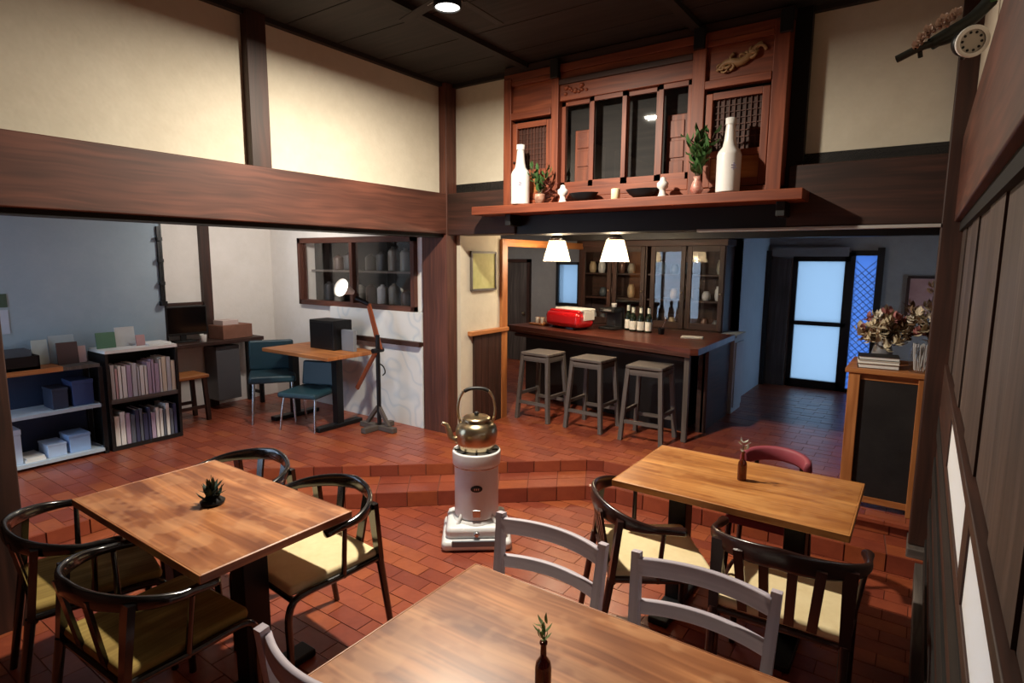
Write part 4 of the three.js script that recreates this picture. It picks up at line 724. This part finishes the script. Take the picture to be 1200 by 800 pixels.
// ------------------------------------------------------------------ alcove: bookcases and books
{
  const s = thing('display_rack', 'dark open rack with a light wood top beside the black bookcase', 'shelf', [0, 0, 0]);
  const X0 = -5.56, X1 = -5.25;
  obj('top_board', bx(X0, X1, 0.905, 0.94, -1.62, -1.1), m.orange, s); obj('top_board', bx(X0, X1, 0.905, 0.93, -1.86, -1.62), m.greywood, s);
  obj('shelf_board', bx(X0, X1, 0.585, 0.61, -1.86, -1.1), m.paleblue, s); obj('shelf_board', bx(X0, X1, 0.225, 0.25, -1.86, -1.1), m.paleblue, s);  // pale blue puts the bluish daylight into the shelf colour
  obj('back_panel', bx(X0 - 0.02, X0, P1, 0.905, -1.86, -1.1), M({ color: hex(40, 54, 80), roughness: 0.7 }), s);
  for (const z of [-1.86, -1.1]) for (const x of [X0, X1 - 0.03]) obj('upright', bx(x, x + 0.03, P1, 0.905, z - 0.015, z + 0.015), m.iron, s);
  const k = thing('book_shelf', 'black bookcase with two rows of pale books in the alcove', 'bookcase', [0, 0, 0]);
  obj('top_board', bx(X0, X1, 0.995, 1.02, -2.45, -1.9), m.white, k); obj('shelf_board', bx(X0, X1, 0.585, 0.62, -2.43, -1.92), m.greywood, k); obj('bottom_board', bx(X0, X1, P1, 0.235, -2.43, -1.92), m.black, k);
  obj('side_panel', bx(X0, X1, P1, 0.995, -2.45, -2.43), m.black, k); obj('side_panel', bx(X0, X1, P1, 0.995, -1.92, -1.9), m.black, k); obj('back_panel', bx(X0 - 0.02, X0, P1, 0.995, -2.45, -1.9), m.black, k);
  const r = rng(61), pal = [['white', [226, 224, 222]], ['pale grey', [190, 190, 196]], ['lilac', [176, 156, 180]], ['dark blue', [58, 60, 92]], ['cream', [216, 204, 184]], ['pink', [206, 168, 170]], ['slate', [92, 98, 112]]];
  const mats = pal.map(([, c]) => M({ color: hex(...c), roughness: 0.7 }));
  for (const [row, y, hh] of [['upper', 0.62, 0.3], ['lower', 0.235, 0.28]]) {
    let z = -1.93; const list = []; while (z > -2.395) {
      const t = 0.018 + r() * 0.022, h = hh * (0.78 + r() * 0.22), kk = row === 'upper' ? [0, 1, 4, 2, 5, 0, 1][r() * 7 | 0] : [0, 3, 6, 2, 3, 1, 0][r() * 7 | 0], d = 0.18 + r() * 0.04;
      list.push([t, h, kk, d, z]); z -= t + 0.0015;
    }
    list.forEach(([t, h, kk, d, zz], i) => {
      const l = list[i - 1], n = list[i + 1], at = !l ? 'at the rack end' : !n ? 'at the desk end' : `between ${pal[l[2]][0]} and ${pal[n[2]][0]} ones`;
      const b = thing('book', `${pal[kk][0]} book ${at}, ${row} row of black bookcase`, 'book', [X1 - 0.012 - d / 2, y, zz - t / 2], 0, 'books in the black bookcase');
      obj('cover', [cb(0, h / 2, t / 2 - 0.0012, d, h, 0.0024), cb(0, h / 2, -t / 2 + 0.0012, d, h, 0.0024), cb(d / 2 - 0.0012, h / 2, 0, 0.0024, h, t)], mats[kk], b); obj('pages', cb(-0.004, h / 2, 0, d - 0.012, h - 0.008, t - 0.005), m.white, b);
    });
  }
  const card = (name, x, y, z, w, h, c, label, cat, tilt = 0.12) => { const o = obj(name, (() => { const g = cb(0, h / 2, 0, w, h, 0.012, { bev: 0.003 }); g.rotateX(-tilt); return g; })(), M({ map: mottleTex(c.map((v) => v * 0.86), c, 200 + w * 1000 | 0, 3), roughness: 0.7 })); o.position.set(x, y, z); o.rotation.y = Math.PI / 2; return tag(o, label, cat, 'leaflets and cards in the alcove'); };
  card('leaflet', -5.42, 1.02, -1.98, 0.14, 0.13, [92, 132, 104], 'green leaflet propped on top of the black bookcase', 'leaflet');
  card('booklet', -5.44, 1.02, -2.13, 0.15, 0.16, [214, 216, 216], 'white booklet propped on top of the black bookcase', 'booklet');
  card('postcard', -5.38, 1.02, -2.22, 0.07, 0.09, [206, 160, 160], 'small pink postcard propped on top of the black bookcase', 'postcard');
  { const o = obj('open_magazine', [cb(0, 0.008, 0, 0.2, 0.016, 0.18, { bev: 0.003 })], m.white); o.position.set(-5.4, 1.02, -2.34); tag(o, 'white magazine lying flat on the black bookcase', 'magazine'); }
  card('flyer', -5.48, 0.93, -1.70, 0.17, 0.22, [176, 190, 198], 'pale grey flyer propped on the rack behind the photo frame', 'flyer');
  card('photo_frame', -5.41, 0.93, -1.71, 0.14, 0.17, [84, 60, 58], 'dark photo frame on the rack before the pale flyer', 'photo frame');
  card('flyer', -5.42, 0.93, -1.80, 0.07, 0.13, [200, 168, 168], 'pink flyer on the rack next to the bookcase', 'flyer');
  card('flyer', -5.46, 0.94, -1.552, 0.1, 0.19, [196, 206, 202], 'white flyer propped on the rack beside the dark tray', 'flyer');
  { const o = thing('dark_tray', 'dark box of brochures on the light wood top of the rack', 'box', [-5.4, 0.94, -1.36], 0); obj('box_body', [cb(0, 0.01, 0, 0.26, 0.02, 0.26), cb(0.125, 0.05, 0, 0.01, 0.1, 0.26), cb(-0.125, 0.06, 0, 0.01, 0.12, 0.26), cb(0, 0.05, 0.125, 0.26, 0.1, 0.01), cb(0, 0.05, -0.125, 0.26, 0.1, 0.01)], m.iron, o); for (let i = 0; i < 4; i++) { const g = cb(0, 0.075, 0, 0.006, 0.13, 0.22); g.rotateZ(0.25); g.translate(-0.07 + i * 0.045, 0, 0); obj('brochure', g, M({ color: hex(70, 74, 84), roughness: 0.6 }), o); } }
  const notice = (y, h, c, label) => { const o = obj('wall_notice', cb(0, 0, 0, 0.12, h, 0.004), M({ map: mottleTex(c.map((v) => v * 0.9), c, 300 + h * 1000 | 0, 4), roughness: 0.8 })); o.position.set(-5.596, y, -1.36); o.rotation.y = Math.PI / 2; tag(o, label, 'notice'); };
  notice(1.43, 0.1, [72, 92, 76], 'dark green card pinned to the tinted partition'); notice(1.27, 0.18, [190, 200, 218], 'white notice pinned under the green card on the partition');
  // items on the lower shelves of the rack; bottom boxes tinted blue for daylight
  for (const [z, y, w, h, c, l] of [[-1.26, 0.25, 0.16, 0.26, [196, 214, 238], 'large white box tinted daylight blue on the bottom shelf of the rack'], [-1.55, 0.25, 0.12, 0.1, [184, 206, 236], 'small white carton tinted daylight blue on the bottom shelf of the rack'], [-1.7, 0.25, 0.14, 0.14, [150, 182, 226], 'pale carton tinted stronger daylight blue on the bottom shelf of the rack'], [-1.75, 0.61, 0.14, 0.2, [52, 70, 116], 'dark blue binder box on the upper shelf of the rack'], [-1.6, 0.61, 0.1, 0.16, [40, 48, 70], 'navy file box on the upper shelf of the rack']]) { const o = thing('carton', l, 'box', [-5.4, y, z], 0, 'boxes on the rack'); const mm = M({ color: hex(...c), roughness: 0.7 }); obj('box_body', cb(0, h * 0.42, 0, 0.2, h * 0.84, w, { bev: 0.004 }), mm, o); obj('box_lid', cb(0, h * 0.92, 0, 0.206, h * 0.16, w + 0.006, { bev: 0.004 }), mm, o); }
  { const o = obj('paper_pile', [cb(0, 0.01, 0, 0.22, 0.02, 0.3), turnY(cb(0, 0.026, 0, 0.21, 0.012, 0.28), 0.1)], m.white); o.position.set(-5.4, 0.25, -1.41); o.scale.z = 0.42; o.visible = true; tag(o, 'loose pile of white papers on the bottom shelf of the rack', 'papers'); }
}
// ------------------------------------------------------------------ alcove: desk, monitor, stool, table, teal chairs, floor lamp
{
  const d = thing('desk', 'dark wooden desk with metal legs along the alcove wall', 'desk', [0, 0, 0]);
  obj('desktop', bx(-6.1, -5.78, 0.89, 0.93, -3.6, -2.62, { bev: 0.005 }), m.dark, d);
  for (const z of [-3.57, -2.66]) for (const x of [-6.06, -5.82]) obj('leg', bx(x - 0.018, x + 0.018, P1, 0.89, z - 0.018, z + 0.018), m.iron, d);
  obj('back_rail', bx(-6.06, -5.82, 0.3, 0.33, -3.58, -3.56), m.iron, d); obj('drawer_unit', bx(-6.08, -5.84, 0.3, 0.86, -3.35, -3.1, { bev: 0.005 }), M({ color: hex(88, 88, 92), roughness: 0.4 }), d);
  const mo = thing('monitor', 'black computer monitor on the dark desk behind the partition edge', 'monitor', [-5.98, 0.931, -2.86], Math.PI / 2 - 0.1);
  obj('screen', cb(0, 0.21, 0, 0.46, 0.29, 0.03, { bev: 0.006 }), m.black, mo); obj('screen_glass', cb(0, 0.215, 0.016, 0.43, 0.25, 0.004), M({ color: hex(10, 10, 12), roughness: 0.1 }), mo); obj('stand', [cb(0, 0.04, -0.01, 0.05, 0.09, 0.03), cb(0, 0.006, 0, 0.2, 0.012, 0.15, { bev: 0.004 })], m.black, mo);
  const bo = thing('cardboard_box', 'brown cardboard box with papers on the dark desk', 'box', [-5.95, 0.93, -3.33], 0.1); obj('box_body', cb(0, 0.07, 0, 0.24, 0.14, 0.34, { bev: 0.004 }), M({ map: mottleTex([120, 78, 62], [150, 104, 84], 121, 4), roughness: 0.85 }), bo); obj('papers', cb(0, 0.165, 0.05, 0.16, 0.05, 0.18, { bev: 0.004 }), M({ color: hex(206, 186, 180), roughness: 0.8 }), bo);
  const mu = obj('white_mug', lathe([[0, 0], [0.03, 0], [0.034, 0.07], [0.031, 0.07], [0.028, 0.006], [0, 0.006]], 18), m.white); mu.position.set(-5.84, 0.93, -2.98); tag(mu, 'small white mug on the dark desk before the monitor', 'mug');
  const st = thing('wooden_stool', 'low orange wood stool between the bookcase and the dark desk', 'stool', [-5.72, P1, -2.72]); obj('seat', cb(0, 0.435, 0, 0.3, 0.035, 0.32, { bev: 0.01 }), m.orange, st); for (const x of [-1, 1]) for (const z of [-1, 1]) obj('leg', bar([x * 0.13, 0, z * 0.14], [x * 0.12, 0.42, z * 0.12], 0.035, 0.035), m.dark, st); for (const q of [-1, 1]) obj('stretcher', cb(q * 0.125, 0.14, 0, 0.02, 0.03, 0.26), m.dark, st);
  const rk = obj('key_rack', [cb(0, 0, 0, 0.02, 0.7, 0.02), cb(0.02, 0.24, 0, 0.04, 0.03, 0.04), cb(0.02, 0.05, 0, 0.04, 0.03, 0.04), cb(0.02, -0.15, 0, 0.04, 0.03, 0.04), cb(0.02, -0.33, 0, 0.05, 0.04, 0.05)], m.iron); rk.position.set(-5.59, 1.68, -2.51); tag(rk, 'thin black hook rail on the edge of the tinted partition', 'hook rail');

  const t = thing('alcove_table', 'brown table on a black pedestal in the alcove before the white panel', 'table', [-4.72, P1, -3.5]);
  obj('tabletop', cb(0, 0.68, 0, 1.0, 0.035, 0.56, { bev: 0.006 }), m.orange, t); obj('pedestal', cb(0.33, 0.34, 0.05, 0.07, 0.65, 0.07), m.iron, t); obj('pedestal', cb(-0.33, 0.34, 0.05, 0.07, 0.65, 0.07), m.iron, t); obj('foot', cb(0.33, 0.02, 0.05, 0.09, 0.04, 0.5, { bev: 0.008 }), m.iron, t); obj('foot', cb(-0.33, 0.02, 0.05, 0.09, 0.04, 0.5, { bev: 0.008 }), m.iron, t);
  const sp = thing('black_speaker', 'black speaker box on the alcove table', 'speaker', [-4.68, 0.8975, -3.62], 0); obj('cabinet', cb(0, 0.14, 0, 0.36, 0.28, 0.22, { bev: 0.006 }), m.black, sp); obj('grille', cb(0, 0.14, 0.112, 0.32, 0.24, 0.006, { bev: 0.003 }), m.iron, sp);
  const pf = obj('grey_folder', cb(0, 0.1, 0, 0.17, 0.2, 0.04, { bev: 0.004 }), M({ color: hex(128, 132, 140), roughness: 0.6 })); pf.position.set(-4.39, 0.8975, -3.6); tag(pf, 'grey folder standing beside the black speaker', 'folder');
  const c = thing('teal_chair', 'dark teal upholstered chair at the alcove table, beside the desk end', 'chair', [-5.14, P1, -3.27], 1.0, 'teal chairs in the alcove');
  obj('seat', cb(0, 0.42, 0, 0.42, 0.07, 0.42, { bev: 0.025 }), m.teal, c);
  obj('backrest', (() => { const g = cb(0, 0.6, 0, 0.42, 0.3, 0.05, { bev: 0.022 }); g.rotateX(-0.12); g.translate(0, 0, -0.16); return g; })(), m.teal, c);
  for (const x of [-1, 1]) { obj('leg', tube([[x * 0.19, 0, 0.2], [x * 0.18, 0.2, 0.18], [x * 0.17, 0.39, 0.15]], 0.011, 10, 7), m.chrome, c); obj('leg', tube([[x * 0.19, 0, -0.22], [x * 0.18, 0.2, -0.19], [x * 0.17, 0.5, -0.21]], 0.011, 12, 7), m.chrome, c); }
  dup(c, [-4.62, P1, -3.3], 0.35, 'dark teal upholstered chair at the alcove table, beside the floor lamp').scale.set(0.95, 0.78, 0.95);

  const w = thing('low_panel', 'white marbled half height panel between the brown post and the alcove table', 'panel', [0, 0, 0]);
  const mt = (() => { const n = pnoise(131); return tex(512, (u, v) => { const a = n(u, v, 4, 4) + 0.5 * n(u, v, 9, 9), l = Math.abs(Math.sin((u * 3 + v * 4 + a * 2.2) * 3.1)); return mix3([204, 214, 222], [232, 234, 234], Math.min(1, 0.25 + l * 1.1)); }); })();
  const mm = M({ map: mt, roughness: 0.5 });
  obj('sheet', bx(-5.0, -3.71, P1, 0.97, -3.93, -3.87), mm, w); obj('sheet', bx(-5.0, -3.71, 1.005, 1.275, -3.93, -3.87), mm, w); obj('dark_ledge', bx(-5.0, -3.71, 0.965, 1.01, -3.93, -3.83, { bev: 0.004 }), m.dark, w);

  const g = thing('wall_cabinet', 'brown framed glass fronted wall cabinet in the alcove', 'cabinet', [0, 0, 0]), x0 = -5.56, x1 = -3.83, F = -3.9;
  obj('frame', [bx(x0, x0 + 0.045, 1.27, 1.975, -3.99, F), bx(x1 - 0.045, x1, 1.27, 1.975, -3.99, F), bx(x0, x1, 1.92, 1.975, -3.99, F, {}), bx(x0, x1, 1.27, 1.32, -3.99, F, {}), bx(-4.73, -4.69, 1.3, 1.95, -3.99, F - 0.01)], m.beam, g);
  obj('case', [bx(-5.6, -3.8, 1.2, 2.03, -4.34, -4.3), bx(-5.6, -5.54, 1.2, 2.03, -4.32, -4.08), bx(-3.86, -3.8, 1.2, 2.03, -4.32, -4.08), bx(-5.6, -3.8, 1.95, 2.03, -4.32, -4.08), bx(-5.6, -3.8, 1.2, 1.3, -4.32, -4.08)], m.soot, g);
  obj('shelf_board', bx(-5.53, -3.87, 1.62, 1.64, -4.3, -4.05), m.greywood, g);
  obj('pane', bx(x0 + 0.045, -4.73, 1.32, 1.92, -3.94, -3.936), m.glass, g); obj('pane', bx(-4.69, x1 - 0.045, 1.32, 1.92, -3.94, -3.936), m.glass, g);
  const r = rng(71), jm = [[60, 62, 66], [120, 116, 110], [90, 70, 60], [160, 160, 164]].map((q) => M({ color: hex(...q), roughness: 0.35 })), nm = ['charcoal', 'grey', 'brown', 'silver'];
  let proto; for (const y of [1.30, 1.64]) for (let i = 0; i < 9; i++) { if (r() < 0.25) continue; const k = r() * 4 | 0, l = nm[k] + ' canister on the ' + (y < 1.5 ? 'lower' : 'upper') + ' shelf of the glass fronted wall cabinet'; const q = proto ? dup(proto, [0, 0, 0], 0, l) : tag(obj('canister', lathe([[0, 0], [0.05, 0], [0.055, 0.01], [0.055, 0.14], [0.04, 0.16], [0.02, 0.165], [0.02, 0.18], [0, 0.18]], 18), jm[0]), l, 'canister', 'canisters in the wall cabinet'); proto ??= q; q.material = jm[k]; q.position.set(-5.4 + i * 0.17, y, -4.18); q.scale.y = 0.8 + r() * 0.6; }

  const f = thing('floor_lamp', 'wooden floor lamp with a lit white head before the marbled panel', 'floor lamp', [-4.0, P1, -3.6]);
  obj('base', [cb(-0.02, 0.025, 0, 0.44, 0.05, 0.06, { bev: 0.008 }), cb(-0.02, 0.025, 0, 0.06, 0.05, 0.36, { bev: 0.008 }), bar([-0.16, 0.05, 0], [-0.01, 0.22, 0], 0.03, 0.03), bar([0.12, 0.05, 0], [0.0, 0.22, 0], 0.03, 0.03)], m.greywood, f);
  obj('pole', rod([0, 0.05, 0], [0, 0.88, 0], 0.02), m.iron, f);
  obj('arm', [bar([-0.26, 0.36, 0.03], [0.0, 0.72, 0.03], 0.035, 0.02), bar([0.0, 0.74, -0.03], [-0.14, 1.15, -0.03], 0.05, 0.02, { w1: 0.04 })], M({ map: T.orange, color: hex(190, 150, 145), roughness: 0.5 }), f);
  obj('joint', (() => { const q = rod([0, 0.74, -0.06], [0, 0.74, 0.06], 0.022); return q; })(), m.iron, f);
  obj('hook', tube([[0.02, 0.62, 0], [0.08, 0.6, 0.01], [0.1, 0.55, 0.01], [0.07, 0.52, 0.01]], 0.006, 12, 6), m.iron, f);
  const neck = obj('neck', [rod([-0.14, 1.15, -0.03], [-0.25, 1.2, 0.02], 0.02, 0.025)], m.iron, f);
  const hd = lathe([[0.022, -0.09], [0.03, -0.06], [0.05, 0], [0.085, 0.06]], 32), dir = V(0.05, 0.32, 0.94).normalize(), qt = new THREE.Quaternion().setFromUnitVectors(V(0, 1, 0), dir);
  hd.applyQuaternion(qt); hd.translate(-0.34, 1.28, 0.06); obj('lamp_shade', hd, m.white, f);
  const gl = lathe([[0.074, 0.045], [0.05, 0.05], [0, 0.053]], 28); gl.applyQuaternion(qt); gl.translate(-0.34, 1.28, 0.06); obj('diffuser', gl, M({ color: 0xffffff, emissive: new THREE.Color().setRGB(3.5, 3.2, 2.7) }), f).castShadow = false;
  const L = new THREE.SpotLight(new THREE.Color().setRGB(1, 0.88, 0.7), 2.5, 0, 1.15, 0.6); L.position.set(-4.0 - 0.34 + dir.x * 0.075, P1 + 1.28 + dir.y * 0.075, -3.6 + 0.06 + dir.z * 0.075); L.target.position.copy(L.position).addScaledVector(dir, 1); L.castShadow = true; L.shadow.radius = 3; scene.add(L, L.target);
}
{   // kitchen lamp beyond the bar
  const a = thing('kitchen_lamp', 'flat square lamp under the kitchen ceiling', 'ceiling lamp', [-4.9, 2.3, -6.3]);
  obj('housing', cb(0, -0.02, 0, 0.3, 0.04, 0.3, { bev: 0.006 }), m.white, a); obj('diffuser', cb(0, -0.045, 0, 0.26, 0.012, 0.26), M({ color: 0xffffff, emissive: new THREE.Color().setRGB(1.5, 1.5, 1.5) }), a);
  const L = new THREE.RectAreaLight(new THREE.Color().setRGB(1, 0.94, 0.9), 45, 0.26, 0.26); L.position.set(-4.9, 2.245, -6.3); L.lookAt(-4.9, 0, -6.3); scene.add(L);
}
scene.traverse((o) => { if (o.isRectAreaLight) o.castShadow = true; });
renderer.render(scene, camera);
